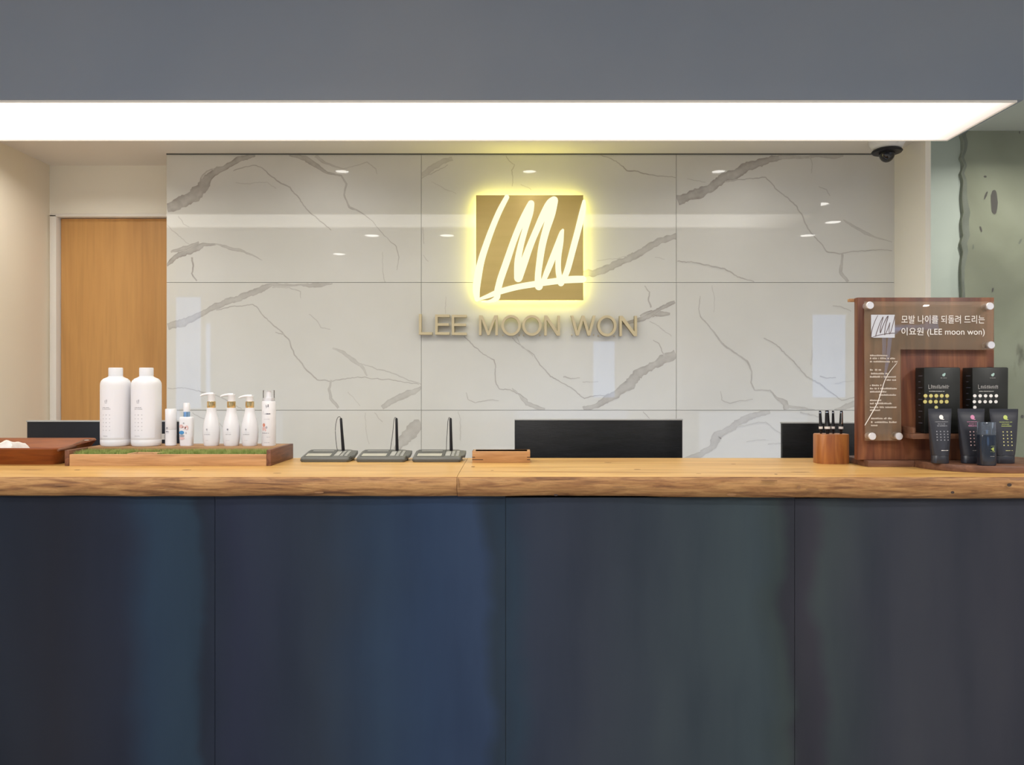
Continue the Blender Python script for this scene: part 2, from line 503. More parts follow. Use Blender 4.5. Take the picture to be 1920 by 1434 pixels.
def stroke_poly(mb, pts, y, mi=0, thick=0.0, cap=8, sub=8):
    """pts: (x,z,width); smooth ribbon with round ends, solid when thick > 0"""
    P = []
    n = len(pts)
    for i in range(n - 1):
        p0 = pts[max(i - 1, 0)]; p1 = pts[i]; p2 = pts[i + 1]; p3 = pts[min(i + 2, n - 1)]
        for k in range(sub):
            t = k / sub
            P.append([.5 * ((2 * p1[j]) + (-p0[j] + p2[j]) * t + (2 * p0[j] - 5 * p1[j] + 4 * p2[j] - p3[j]) * t * t + (-p0[j] + 3 * p1[j] - 3 * p2[j] + p3[j]) * t ** 3) for j in range(3)])
    P.append(list(pts[-1]))
    for i in range(len(P) - 1):
        (ax, az, aw), (bx, bz, bw) = P[i], P[i + 1]
        q0 = P[max(i - 1, 0)]; q3 = P[min(i + 2, len(P) - 1)]
        def nrm(dx, dz):
            l = math.hypot(dx, dz) or 1; return (-dz / l, dx / l)
        na = nrm(bx - q0[0], bz - q0[1]); nb = nrm(q3[0] - ax, q3[1] - az)
        quad = [(ax + na[0] * aw / 2, az + na[1] * aw / 2), (bx + nb[0] * bw / 2, bz + nb[1] * bw / 2),
                (bx - nb[0] * bw / 2, bz - nb[1] * bw / 2), (ax - na[0] * aw / 2, az - na[1] * aw / 2)]
        if thick: mb._pr(quad, y - thick, y, mi)
        else: mb.quad([(q[0], y, q[1]) for q in quad], mi)
    for e in (P[0], P[-1]):
        c = [(e[0] + e[2] / 2 * math.cos(2 * PI * k / 14), e[1] + e[2] / 2 * math.sin(2 * PI * k / 14)) for k in range(14)]
        if thick: mb._pr(c, y - thick, y, mi)
        else: mb.quad([(q[0], y, q[1]) for q in c], mi)


# ================================================================ THE SETTING
DM = 3.64                       # marble wall
DD = 1.077 * F / 407            # wall with the door, just behind it
HC = CZ + 1.077                 # ceiling behind the counter
HB = 2.302                      # underside of the bulkhead
HF = 2.81                       # hall ceiling
XL = X(93, DD)                  # left wall
XR = X(1677, DM)                # white pier on the right
BX1 = 1.708; BY0 = 2.578; BY1 = 3.005

mb = MB(); mb.box(-6, 6, -4, 6, -.1, 0); struct(mb.build('floor', 'floor'))
mb = MB(); mb.box(XL - .1, XR + .03, 2.9, DD + .2, HC, HC + .1); struct(mb.build('ceiling', 'ceiling_paint'))
# hall ceiling in front of and right of the bulkhead, with its downlights in it
mb = MB(); mb.box(-6, 6, -4, BY0 + .02, HF, HF + .1); mb.box(XR + .02, 6, BY0 + .02, 6, HF, HF + .1)
mb.box(-6, XR + .02, BY0 + .02, 6, HF, HF + .1)
struct(mb.build('ceiling', 'hall_white'))
mb = MB(); mb.box(XL - .1, XL, 2.0, DD + .2, 0, HC + .05); mb.box(XL - .1, XL, 2.0, 3.0, HC, HF)
struct(mb.build('wall_left', 'cream_paint'))
mb = MB(); mb.box(-6, XL - .1, 2.0, 2.1, 0, HF); struct(mb.build('wall_side', 'hall_white'))
mb = MB(); mb.box(-6.1, -6, -4, 2.1, 0, HF); struct(mb.build('wall_west', 'hall_white'))
mb = MB(); mb.box(6, 6.1, -4, 6, 0, HF); struct(mb.build('wall_east', 'hall_white'))

# wall with the door (only the strip left of the marble shows)
dx0, dx1, dz1 = X(109, DD), X(109, DD) + .93, Z(408, DD)
mb = MB()
mb.box(XL - .1, dx0 - .035, DD, DD + .1, 0, HC)
mb.box(dx0 - .035, dx1 + .035, DD, DD + .1, dz1 + .012, HC)
mb.box(dx1 + .035, XR + .03, DD, DD + .1, 0, HC)
struct(mb.build('wall_rear', 'white_paint'))
mb = MB(); mb.box(dx0, dx1, DD + .025, DD + .07, .005, dz1)
door = struct(mb.build('door_1', 'veneer'), 'flat honey wood veneer door left of the marble wall')
mb = MB()
mb.box(dx0 - .035, dx0 - .003, DD - .012, DD + .09, 0, dz1 + .012); mb.box(dx1 + .003, dx1 + .035, DD - .012, DD + .09, 0, dz1 + .012)
mb.box(dx0 - .035, dx1 + .035, DD - .012, DD + .09, dz1 + .003, dz1 + .018)
mb.build('door_frame', 'frame_paint', door, bevel=.002)
mb = MB(); hx = dx1 - .07
mb.lathe([(.026, 0), (.026, .008)], 24)
h = mb.build('door_handle', 'chrome', door, (hx, DD + .025, 1.0), rot=(PI / 2, 0, 0))
mb = MB(); mb.tube([(0, 0, 0), (0, -.05, 0), (-.11, -.05, 0)], .009); mb.build('lever', 'chrome', h, (0, 0, 0), rot=(-PI / 2, 0, 0))

# marble wall: three columns of slabs, veins inlaid
V1 = lambda x, y: (300 + x / 2.472, 280 + y / 2.472)
VD = lambda x, y: (1100 + x / 2.472, 280 + y / 2.472)
VC = lambda x, y: (780 + x / 3.84, 280 + y / 3.84)
VB = lambda x, y: (960 + x / 2.909, 520 + y / 2.909)
VA = lambda x, y: (310 + x / 2.783, 520 + y / 2.783)
SC = {V1: 2.472, VD: 2.472, VC: 3.84, VB: 2.909, VA: 2.783}
veins = [
 # (converter, tile column, tile row, strength, points)
 (V1,0,0,.75,[(30,270,45),(100,245,42),(160,215,46),(210,150,50),(250,112,32),(310,80,24),(370,50,28),(440,25,22)]),
 (V1,0,0,.5,[(190,135,10),(215,100,8),(250,90,5)]),
 (V1,0,0,.6,[(340,98,3),(430,75,4),(470,85,4),(520,130,6),(600,180,7),(640,220,5),(680,280,5),(740,330,5),(795,372,4)]),
 (V1,0,0,.6,[(600,24,15),(680,40,25),(720,75,20),(770,110,10),(840,122,8),(865,160,7),(855,210,7),(880,265,9),(940,295,5),(980,330,5),(1040,400,5),(1095,450,4),(1108,500,3),(1100,560,2)]),
 (V1,0,0,.4,[(720,30,20),(760,60,15),(850,90,6),(900,75,3),(960,60,4),(1000,90,4),(1005,115,2)]),
 (V1,0,0,.75,[(32,540,12),(70,500,28),(120,475,32),(175,455,28),(200,440,14),(260,438,6)]),
 (V1,0,0,.5,[(255,438,5),(320,460,14),(380,470,12),(450,500,4),(475,512,2)]),
 (V1,0,0,.7,[(50,475,8),(110,458,20),(180,430,8)]),
 (V1,0,0,.7,[(150,500,10),(155,540,8),(145,575,7),(170,610,6)]),
 (V1,0,0,.35,[(30,350,2),(80,395,3),(135,440,2)]),
 (V1,0,0,.4,[(85,310,4),(110,345,3),(135,362,2)]),
 (V1,0,0,.35,[(1030,475,2),(1032,540,2),(1045,615,3)]),
 (V1,0,0,.25,[(350,155,3),(420,160,5),(500,150,3),(540,180,4)]),
 (V1,0,1,.55,[(36,820,30),(110,800,32),(190,760,26),(260,725,30),(340,700,34),(420,670,32),(480,645,38),(520,630,20),(580,628,12),(650,625,10),(700,632,18),(750,632,20),(800,624,6)]),
 (V1,0,1,.35,[(520,640,6),(600,640,5),(650,660,4),(652,690,2)]),
 (V1,0,1,.6,[(260,745,4),(330,728,4),(430,720,4),(445,730,4),(480,780,5),(560,840,6),(600,885,6),(625,950,6),(690,1030,7),(730,1065,6),(790,1075,4),(850,1062,3),(950,1055,3),(1090,1072,3),(1200,1088,2)]),
 (V1,0,1,.5,[(535,848,4),(575,855,5)]),
 (V1,0,1,.45,[(795,1068,8),(785,1110,12),(790,1155,12),(825,1200,8)]),
 (V1,0,1,.35,[(800,920,8),(850,945,14),(900,985,18),(930,1000,12),(960,1050,3)]),
 (V1,0,1,.4,[(930,990,4),(1070,1038,5),(1210,1090,3)]),
 (V1,0,1,.35,[(690,765,3),(730,795,4),(745,825,4),(790,830,2)]),
 (V1,0,1,.45,[(1030,1198,20),(1100,1150,30),(1160,1125,30),(1212,1100,14)]),
 (V1,0,1,.45,[(36,1105,3),(100,1105,4),(180,1118,4),(200,1128,6),(260,1140,5),(300,1160,4),(380,1200,3)]),
 (V1,0,1,.3,[(870,1125,3),(930,1185,2)]),
 (V1,0,2,.5,[(1095,1395,35),(1130,1350,50),(1165,1305,60),(1212,1268,42)]),
 (V1,0,2,.3,[(950,1220,2),(955,1300,2),(970,1365,2)]),
 (V1,0,2,.4,[(995,1220,3),(1030,1265,2)]),
 (V1,0,2,.4,[(150,1220,3),(200,1250,3),(260,1245,3),(300,1300,2)]),
 (VC,1,0,.4,[(40,190,34),(100,140,40),(180,90,46),(260,60,40)]),
 (VC,1,0,.5,[(40,210,6),(120,175,6),(230,110,4)]),
 (VC,1,0,.5,[(650,45,5),(680,90,5),(710,110,5),(690,150,8),(700,200,5),(690,265,3)]),
 (VC,1,0,.3,[(110,235,4),(200,280,5),(290,320,3)]),
 (VC,1,0,.4,[(755,250,3),(800,275,3),(830,295,2)]),
 (VC,1,0,.65,[(1320,42,4),(1440,85,6),(1520,150,9),(1600,160,10),(1680,185,6),(1780,190,5),(1870,200,4)]),
 (VC,1,0,.6,[(1180,905,44),(1300,890,50),(1400,850,45),(1500,800,50),(1600,750,45),(1700,690,50),(1800,650,55),(1878,625,55)]),
 (VC,1,0,.35,[(1300,800,2),(1440,790,3),(1520,765,4)]),
 (VC,1,0,.3,[(1720,775,3),(1790,795,2)]),
 (VC,1,0,.35,[(50,760,3),(75,800,6),(90,805,2)]),
 (VC,1,0,.35,[(50,560,6),(55,680,3)]),
 (VB,1,1,.6,[(0,330,4),(45,370,4),(120,425,5),(160,485,5),(210,540,7),(270,570,4),(330,610,5),(395,665,5),(460,645,3),(540,640,2)]),
 (VB,1,1,.6,[(390,722,40),(480,690,45),(560,640,42),(640,580,50),(680,530,58),(740,490,55),(800,460,50),(860,425,50),(890,410,50)]),
 (VB,1,1,.5,[(770,340,4),(800,360,5),(815,400,5),(835,430,5)]),
 (VB,1,1,.6,[(725,45,4),(750,80,7),(745,130,8),(755,165,10)]),
 (VB,1,1,.75,[(700,215,14),(740,195,32),(780,190,30),(820,195,24),(862,198,8)]),
 (VB,1,1,.7,[(600,255,8),(650,245,16),(720,225,24),(780,190,30),(830,160,32),(888,132,24)]),
 (VB,1,1,.4,[(750,240,3),(830,290,4),(870,320,2)]),
 (VB,1,1,.45,[(280,540,8),(320,548,6),(370,548,3)]),
 (VB,1,1,.35,[(385,572,4),(470,562,2)]),
 (VB,1,1,.5,[(0,605,6),(40,640,8),(80,690,24),(140,712,18),(180,720,8)]),
 (VA,1,1,.6,[(1560,305,3),(1600,350,6),(1660,400,4),(1715,430,6),(1725,470,4),(1720,540,5),(1745,582,4),(1800,582,6),(1850,610,6),(1890,640,8)]),
 (VA,1,1,.45,[(1570,600,3),(1580,635,4),(1620,650,3),(1700,638,4),(1740,640,2)]),
 (VA,1,1,.4,[(1830,310,3),(1860,360,3),(1920,410,2)]),
 (VA,1,1,.35,[(1465,100,2),(1460,190,2)]),
 (VB,1,2,.5,[(715,732,4),(745,768,3),(770,800,2)]),
 (VA,1,2,.35,[(1528,700,3),(1540,740,3),(1540,850,2)]),
 (VD,2,0,.75,[(420,235,48),(500,205,43),(580,175,38),(640,135,43),(700,110,43),(760,80,43),(830,55,46),(900,35,28)]),
 (VD,2,0,.5,[(890,34,20),(1000,38,14),(1060,32,16),(1150,36,22),(1190,32,8)]),
 (VD,2,0,.55,[(640,150,4),(740,135,4),(830,128,5),(870,180,5),(930,225,6),(970,262,6),(1000,310,6),(1030,375,6),(1070,420,4),(1110,475,6),(1180,485,4),(1210,475,3),(1330,465,3),(1415,468,2)]),
 (VD,2,0,.55,[(1185,485,9),(1180,530,10),(1175,570,12),(1210,615,9)]),
 (VD,2,0,.4,[(1190,325,4),(1230,355,14),(1290,390,12),(1340,408,8),(1415,428,4)]),
 (VD,2,0,.35,[(1075,172,3),(1110,185,4),(1128,215,3)]),
 (VD,2,0,.35,[(465,135,3),(550,155,3)]),
 (VD,2,0,.35,[(1030,35,4),(1048,70,4),(1042,110,2)]),
 (VD,2,0,.6,[(420,520,4),(500,525,4),(590,542,7),(640,552,6),(700,590,5),(775,616,3)]),
 (VD,2,1,.55,[(525,680,2),(518,740,4),(525,775,5),(570,820,5),(620,890,7),(650,920,7),(700,950,5),(745,980,6),(765,1030,5),(762,1080,5),(778,1115,5),(850,1115,5),(880,1150,8),(915,1175,22),(925,1205,24)]),
 (VD,2,1,.45,[(920,1190,12),(1000,1200,6),(1060,1208,5)]),
 (VD,2,1,.55,[(820,875,3),(860,890,4),(930,955,6),(970,1000,6),(1020,1055,6),(1080,1085,4),(1130,1130,4),(1180,1165,4),(1245,1150,3)]),
 (VD,2,1,.4,[(1140,725,4),(1180,730,5),(1225,750,3)]),
 (VD,2,1,.3,[(580,630,2),(592,690,2),(592,755,2)]),
 (VD,2,1,.4,[(620,1120,2),(625,1160,4),(665,1178,4),(710,1165,3),(770,1160,3)]),
 (VD,2,1,.45,[(1080,1052,5),(1110,1062,5),(1155,1060,3)]),
 (VD,2,1,.25,[(1048,930,2),(1040,1000,2)]),
 (VD,2,1,.25,[(1150,1085,2),(1245,1072,2)]),
 (VD,2,1,.45,[(1150,1210,12),(1245,1180,30),(1330,1140,26)]),
 (VD,2,2,.45,[(450,1436,14),(530,1410,30),(580,1370,36),(600,1320,30),(680,1280,34),(760,1235,30),(850,1217,16)]),
 (VD,2,2,.3,[(700,1285,3),(830,1262,4),(870,1300,4),(905,1320,2)]),
 (VD,2,2,.25,[(740,1355,2),(830,1342,2)]),
 (VD,2,2,.3,[(840,1365,4),(900,1362,2)]),
 (VD,2,2,.4,[(990,1217,8),(1090,1245,3)]),
]
cx_ = [X(312.5, DM), X(790, DM), X(1268, DM), XR]
rz_ = [HC, Z(529.5, DM), Z(769, DM), Z(1009, DM), Z(1249, DM), 0]
mb = MB(); mb.vein = []
mb.box(cx_[0] + .001, cx_[-1], DM + .006, DD, 0, HC, 1)      # backing and joints
fac = [0.0] * len(mb.v)
G = .0010
for i in range(3):
    for j in range(5):
        mb.box(cx_[i] + (G if i else 0), cx_[i + 1] - (G if i < 2 else 0), DM, DM + .0055, rz_[j + 1] + G, rz_[j] - (G if j else .002), 0)
        fac += [0.0] * 8
layer = 0
rv = random.Random(3)
for conv, ci, ri, st, pts in veins:
    sc = SC[conv]; layer += 1
    P = []
    for k in range(len(pts) - 1):
        (x0, y0, w0), (x1, y1, w1) = pts[k], pts[k + 1]
        d = math.hypot(x1 - x0, y1 - y0); n = max(2, int(d / sc / 3.2))
        for q in range(n):
            t = q / n
            P.append((x0 + (x1 - x0) * t, y0 + (y1 - y0) * t, w0 + (w1 - w0) * t))
    P.append(pts[-1])
    # random walk so that edges look torn
    o1 = o2 = oc = 0.0; ribs = []; wide = max(p[2] for p in pts) > 10; st *= .8
    for k, (x, y, w) in enumerate(P):
        a = P[max(k - 1, 0)]; b = P[min(k + 1, len(P) - 1)]
        dx, dy = b[0] - a[0], b[1] - a[1]; l = math.hypot(dx, dy) or 1
        nx, ny = -dy / l, dx / l
        oc = oc * .75 + rv.uniform(-1, 1) * .9 * sc
        o1 = o1 * .85 + rv.uniform(-1, 1) * .11 * w; o2 = o2 * .85 + rv.uniform(-1, 1) * .11 * w
        h = w / 2
        e1, e2 = h + o1, h + o2
        soft = min(.9 * sc, max(1.0, w * .2)) if w > 10 else .55 * sc
        row = []
        if wide: offs = [(e1 + soft * .6, 0), (e1 - soft * .3, st), (e1 * .4, st * .72), (-e2 * .4, st * .72), (-e2 + soft * .3, st), (-e2 - soft * .6, 0)]
        else:
            hw = max(w * .5, .45 * sc)
            offs = [(hw + soft, 0), (hw * .3, st), (-hw * .3, st), (-hw - soft, 0)]
        tpr = 1.0
        for o_, f_ in offs:
            px, py = conv(x + nx * (o_ + oc * (.6 if wide else 1)), y + ny * (o_ + oc * (.6 if wide else 1)))
            wx = min(max(X(px, DM), cx_[ci] + G * 1.2), cx_[ci + 1] - G * 1.2)
            wz = min(max(Z(py, DM), rz_[ri + 1] + G * 1.2), rz_[ri] - G * 1.2)
            row.append((wx, DM - .00012 - .000012 * layer, wz)); fac.append(f_ * (0 if False else 1))
        ribs.append(row)
    m_ = len(ribs[0]); vs = [p for r in ribs for p in r]; fs = []
    for k in range(len(ribs) - 1):
        for q in range(m_ - 1):
            a = k * m_ + q
            fs.append((a, a + 1, a + 1 + m_, a + m_))
    mb.add(vs, fs, 0)
wall = mb.build('wall_back', ['marble', 'grout'])
at = wall.data.attributes.new('vein', 'FLOAT', 'POINT')
at.data.foreach_set('value', fac)
struct(wall, 'polished white marble slab wall with grey veins')

# white pier between marble and glass
yp = DM * (1677 - 960) / (1735 - 960)
mb = MB(); mb.box(XR, XR + .024, yp, DD + .05, 0, HC); struct(mb.build('wall_right', 'white_paint'))
# thin shadow-gap trim along the top of the marble
mb = MB(); mb.box(cx_[0], XR, DM - .004, DM + .001, HC - .006, HC); struct(mb.build('trim_1', 'pad_grey'))

# bulkhead over the counter
mb = MB(); mb.box(XL, BX1, BY0, BY1, HB, HF); struct(mb.build('trim_2', 'bulkhead', bevel=.003))
# light panel under it
lp = empty('light_panel', 'long glowing white light panel along the underside of the grey bulkhead', 'ceiling light', (0, 0, HB))
def pgrid(x0, x1, y0, y1, z):
    xs = [x0 + (x1 - x0) * t for t in (0, .004, .012, .022, .04)] ; xs += [x0 + (x1 - x0) * k / 24 for k in range(2, 23)] + [x1 - (x1 - x0) * t for t in (.045, .03, .018, .008, 0)]
    xs = sorted(set(xs)); ys = [y0 + (y1 - y0) * k / 32 for k in range(33)]
    return xs, ys
px0, px1, py0, py1 = XL + .01, 1.681, BY0 + .005, 2.989
xs, ys = pgrid(px0, px1, py0, py1, 0)
mb = MB(); vs = [(x, y, -.004) for y in ys for x in xs]; n = len(xs)
mb.add(vs, [(j * n + i, (j + 1) * n + i, (j + 1) * n + i + 1, j * n + i + 1) for j in range(len(ys) - 1) for i in range(n - 1)])
film = mb.build('light_film', 'film', lp)
rim = [max(0.0, min(1.0, min((px1 - x) / .30, (y - py0 + .012) / .06, (py1 - y + .012) / .06))) for x, y, z in vs]
a_ = film.data.attributes.new('rim', 'FLOAT', 'POINT'); a_.data.foreach_set('value', rim)
for p in film.data.polygons: p.use_smooth = True
mb = MB(); t = .004
mb.box(px0, px1, py0 - t, py0, -.008, -.0005); mb.box(px0, px1 + t, py1, py1 + t, -.008, -.0005); mb.box(px1, px1 + t, py0 - t, py1, -.008, -.0005)
mb.build('panel_frame', 'frame_paint', lp)

# right: glass partition, plaster pier and raw concrete wall behind it
mb = MB(); mb.box(XR + .026, 5.99, DM + .01, DM + .02, 0.002, HF - .002); g = struct(mb.build('window_1', 'glass'))
DC = 4.5
mb = MB(); mb.box(XR - .2, X(1797, DC), DC - .02, DC + .2, 0, HF); struct(mb.build('wall_plaster', 'plaster'))
rc = random.Random(5)
mb = MB()
# chipped left border of the concrete
edge = []
z = 0
while z < HF:
    edge.append((X(1797, DC) + rc.uniform(-.012, .008), z)); z += .045
edge.append((X(1797, DC), HF))
poly = edge + [(5.99, HF), (5.99, 0)]
mb.prism(poly, DC - .045, DC + .1, 0)
strip = edge + [(x + .045 + rc.uniform(-.018, .018), z) for x, z in edge[::-1]]
n_e = len(edge)
for k in range(n_e - 1):
    a, b = edge[k], edge[k + 1]
    mb.quad([(a[0] + .002, DC - .0465, a[1]), (a[0] + .028 + .012 * math.sin(a[1] * 9) , DC - .0465, a[1]), (b[0] + .028 + .012 * math.sin(b[1] * 9), DC - .0465, b[1]), (b[0] + .002, DC - .0465, b[1])], 2)
def blotch(px, py, rx, ry, mi, tilt=0):
    pts = []
    for k in range(14):
        a = 2 * PI * k / 14; r = rc.uniform(.75, 1.15)
        u, v = rx * r * math.cos(a), ry * r * math.sin(a)
        pts.append((X(px + u * math.cos(tilt) - v * math.sin(tilt), DC), DC - .047, Z(py + u * math.sin(tilt) + v * math.cos(tilt), DC)))
    mb.quad(pts, mi)
for b_ in [(1855, 383, 7, 24, 1, .05), (1838, 335, 3, 2, 1, 0), (1839, 370, 2, 8, 1, .4), (1830, 432, 1.5, 6, 1, -.3), (1902, 253, 1.5, 2.5, 1, 0),
           (1852, 545, 2, 5, 1, .2), (1816, 465, 1.5, 5, 2, 0), (1907, 780, 3, 3, 1, 0), (1903, 455, 2, 6, 2, .5)]:
    blotch(*b_)
struct(mb.build('wall_concrete', ['concrete', 'concrete_scar', 'plaster_dark' if 'plaster_dark' in M else 'concrete_edge' if 'concrete_edge' in M else mottled('concrete_edge', (.16, .17, .145, 1), (.20, .21, .18, 1), 14, .9, .1)]))

# hall behind the camera: seen only in the marble's polish
HY = -4.0
mb = MB(); mb.box(-6, 6, HY - .1, HY, 0, HF); struct(mb.build('wall_front', 'hall_white'))
def hx_(px): return (px - 960) * (2 * DM - HY) / F
def hz_(py): return CZ - (py - 717) * (2 * DM - HY) / F
wins = [(240, 378, 557, 840), (387, 396, 606, 740), (1112, 1152, 640, 745), (1522, 1584, 590, 745)]
for k, (a, b, c, d) in enumerate(wins):
    x0, x1, z1, z0 = hx_(a), hx_(b), hz_(c), max(hz_(d), .05)
    mb = MB(); mb.box(x0, x1, HY + .004, HY + .012, z0, z1)
    w_ = struct(mb.build('window_%d' % (k + 2), 'daylight'))
    mb = MB(); t = .03
    mb.box(x0 - t, x0, HY + .001, HY + .03, z0 - t, z1 + t); mb.box(x1, x1 + t, HY + .001, HY + .03, z0 - t, z1 + t)
    mb.box(x0, x1, HY + .001, HY + .03, z1, z1 + t); mb.box(x0, x1, HY + .001, HY + .03, z0 - t, z0)
    mb.build('window_frame', 'hall_white', w_)

# ---------------------------------------------------------------- lamps
def downlight(x, y, z, power, label, group, r=.07, spread=150):
    o = empty('downlight', label, 'ceiling light', (x, y, z), group)
    mb = MB(); n = 32
    rings = []
    for rr, zz in ((r, -.001), (r + .004, -.006), (r + .016, -.004), (r + .018, 0)):
        rings.append([(rr * math.cos(2 * PI * k / n), rr * math.sin(2 * PI * k / n), zz) for k in range(n)])
    mb.loft(rings, cap=False)
    mb.build('trim_ring', 'hall_white', o, smooth=True)
    mb = MB(); mb.lathe([(r * .96, -.0012), (r * .96, -.0006)], 28); mb.build('diffuser', 'lamp_disc', o)
    l = bpy.data.lights.new('lamp', 'AREA'); l.shape = 'DISK'; l.size = 2 * r; l.energy = power; l.color = (1, .955, .90)
    l.spread = math.radians(spread)
    lo = bpy.data.objects.new('lamp', l); lo.location = (0, 0, -.004); COL.objects.link(lo); lo.parent = o
    return o
for px, nm in ((642, 'left'), (993, 'middle'), (1347, 'right')):
    downlight(X(px, 3.94), 3.34, HC, P_REAR, 'small round downlight behind the bulkhead, %s of the three mirrored high in the marble' % nm, 'downlights behind the bulkhead', .034)
downlight(-1.95, 3.30, HC, 2.5, 'added unseen downlight in the left ceiling corner, brightening the left wall and door', 'downlights behind the bulkhead', .034)  # added lamp, out of view, lifts the left wall and door
for (x, y) in [(-1.38, -.34), (-.64, -.34), (2.91, -.34), (2.90, .295), (-1.95, -1.44),
               (-2.4, 1.0), (-.75, 1.0), (.9, 1.0), (2.5, 1.0)]:  # this near row is added, unseen, for more light on the counter
    o = downlight(x, y, HF, P_FRONT * (.3 if y > .9 else 1), 'round hall ceiling downlight, mirrored in the marble or added unseen to light the counter', 'downlights of the hall ceiling')
for k in range(2):  # pair of added lamps, out of view, to brighten the concrete
    downlight(2.7 + 1.1 * k, 3.82, HF, 13, 'added unseen downlight brightening the concrete behind the glass partition', 'added downlights behind the glass')

# dome camera
DYC = 3.44; dcx = X(1663, DYC)
o = empty('dome_camera', 'black dome security camera hanging from the ceiling by the white pier', 'security camera', (dcx, DYC, HC))
mb = MB(); mb.lathe([(.05, -.045), (.062, -.036), (.075, -.012), (.077, 0)], 40); mb.build('mount', 'hall_white', o, smooth=True)
mb = MB(); mb.lathe([(.044, -.058), (.060, -.056), (.0645, -.050), (.060, -.044), (.045, -.042)], 40); mb.build('collar', 'black', o, smooth=True)
mb = MB(); prof = [(.033 * math.cos(math.radians(a)), -.060 + .038 * math.sin(math.radians(a)) ) for a in (-88, -75, -60, -45, -30, -15, 0)]; prof.append((.033, -.050)); mb.lathe(prof, 40)
mb.build('dome', 'black_gloss', o, smooth=True)
mb = MB(); put_text(mb, 'M', -.004 + .012, .004 + .012, -.030, -.018, -.066); mb.build('mark', 'print_dark', o)

# ---------------------------------------------------------------- illuminated wall sign
SY = DM - .045
q = lambda x, y: (X(760 + x / 4.174, SY), Z(320 + y / 4.174, SY))
x0, z1 = q(553, 191); x1, z0 = q(1393, 1012)
scx, scz = (x0 + x1) / 2, (z0 + z1) / 2
sign = empty('wall_logo', 'glowing square gold logo with white script strokes on the marble wall', 'wall sign', (scx, DM, scz))
mb = MB(); mb.box(x0 - scx, x1 - scx, SY - DM, SY - DM + .012, z0 - scz, z1 - scz); mb.build('face_plate', 'bronze', sign, bevel=.001)
mb = MB(); i_ = .011; y0_, y1_ = SY - DM + .013, -.006
a0, a1, b0, b1 = x0 - scx + i_, x1 - scx - i_, z0 - scz + i_, z1 - scz - i_
w_ = .008
mb.box(a0, a0 + w_, y0_, y1_, b0, b1); mb.box(a1 - w_, a1, y0_, y1_, b0, b1); mb.box(a0, a1, y0_, y1_, b0, b0 + w_); mb.box(a0, a1, y0_, y1_, b1 - w_, b1)
mb.build('halo_led_strip', 'led', sign)
mb = MB(); mb.box(a0 + .05, a1 - .05, y0_ - .001, -.0005, b0 + .05, b1 - .05); mb.build('back_box', 'black', sign)
strokes = [
 [(794,208,38),(740,310,44),(690,425,46),(640,560,50),(595,700,54),(568,830,60),(556,930,56),(562,1005,40)],
 [(716,965,52),(745,850,54),(790,720,54),(850,545,50),(905,410,50),(955,310,52),(982,262,52)],
 [(984,258,52),(975,330,52),(935,470,46),(900,600,48),(880,720,54),(884,840,66)],
 [(888,838,60),(925,730,60),(975,590,54),(1025,470,52),(1085,340,60),(1130,260,64),(1163,232,62)],
 [(1165,236,60),(1140,340,66),(1100,470,58),(1070,590,56),(1050,720,52),(1038,830,50),(1045,905,62)],
 [(1075,875,36),(1110,790,46),(1150,690,50),(1195,570,46),(1222,490,36),(1232,465,20)],
 [(1232,468,20),(1215,560,44),(1198,680,44),(1198,790,44),(1218,880,50)],
 [(1235,860,46),(1270,770,48),(1310,620,50),(1350,470,50),(1385,330,50),(1398,240,26)],
 [(566,1010,16),(640,985,32),(730,950,44),(880,910,46),(1040,884,48),(1200,862,50),(1300,852,56),(1390,850,54)],
 [(722,965,48),(712,1000,44),(660,1022,22),(600,1024,12)],
]
for k, s_ in enumerate(strokes):
    mb = MB()
    pts = []
    for x, y, w in s_:
        a, b = q(x, y); pts.append((a - scx, b - scz, w / 4.174 * SY / F))
    stroke_poly(mb, pts, SY - DM - .0003 - .0002 * k, thick=.003)
    mb.build('script_stroke', 'neon', sign)
# mounting pegs
for sx_, sz_ in ((-1, -1), (1, -1), (-1, 1), (1, 1)):
    mb = MB(); mb.box(sx_ * .2 - .005, sx_ * .2 + .005, SY - DM + .011, 0, sz_ * .2 - .005, sz_ * .2 + .005)
    mb.build('mounting_peg', 'letter_side', sign)

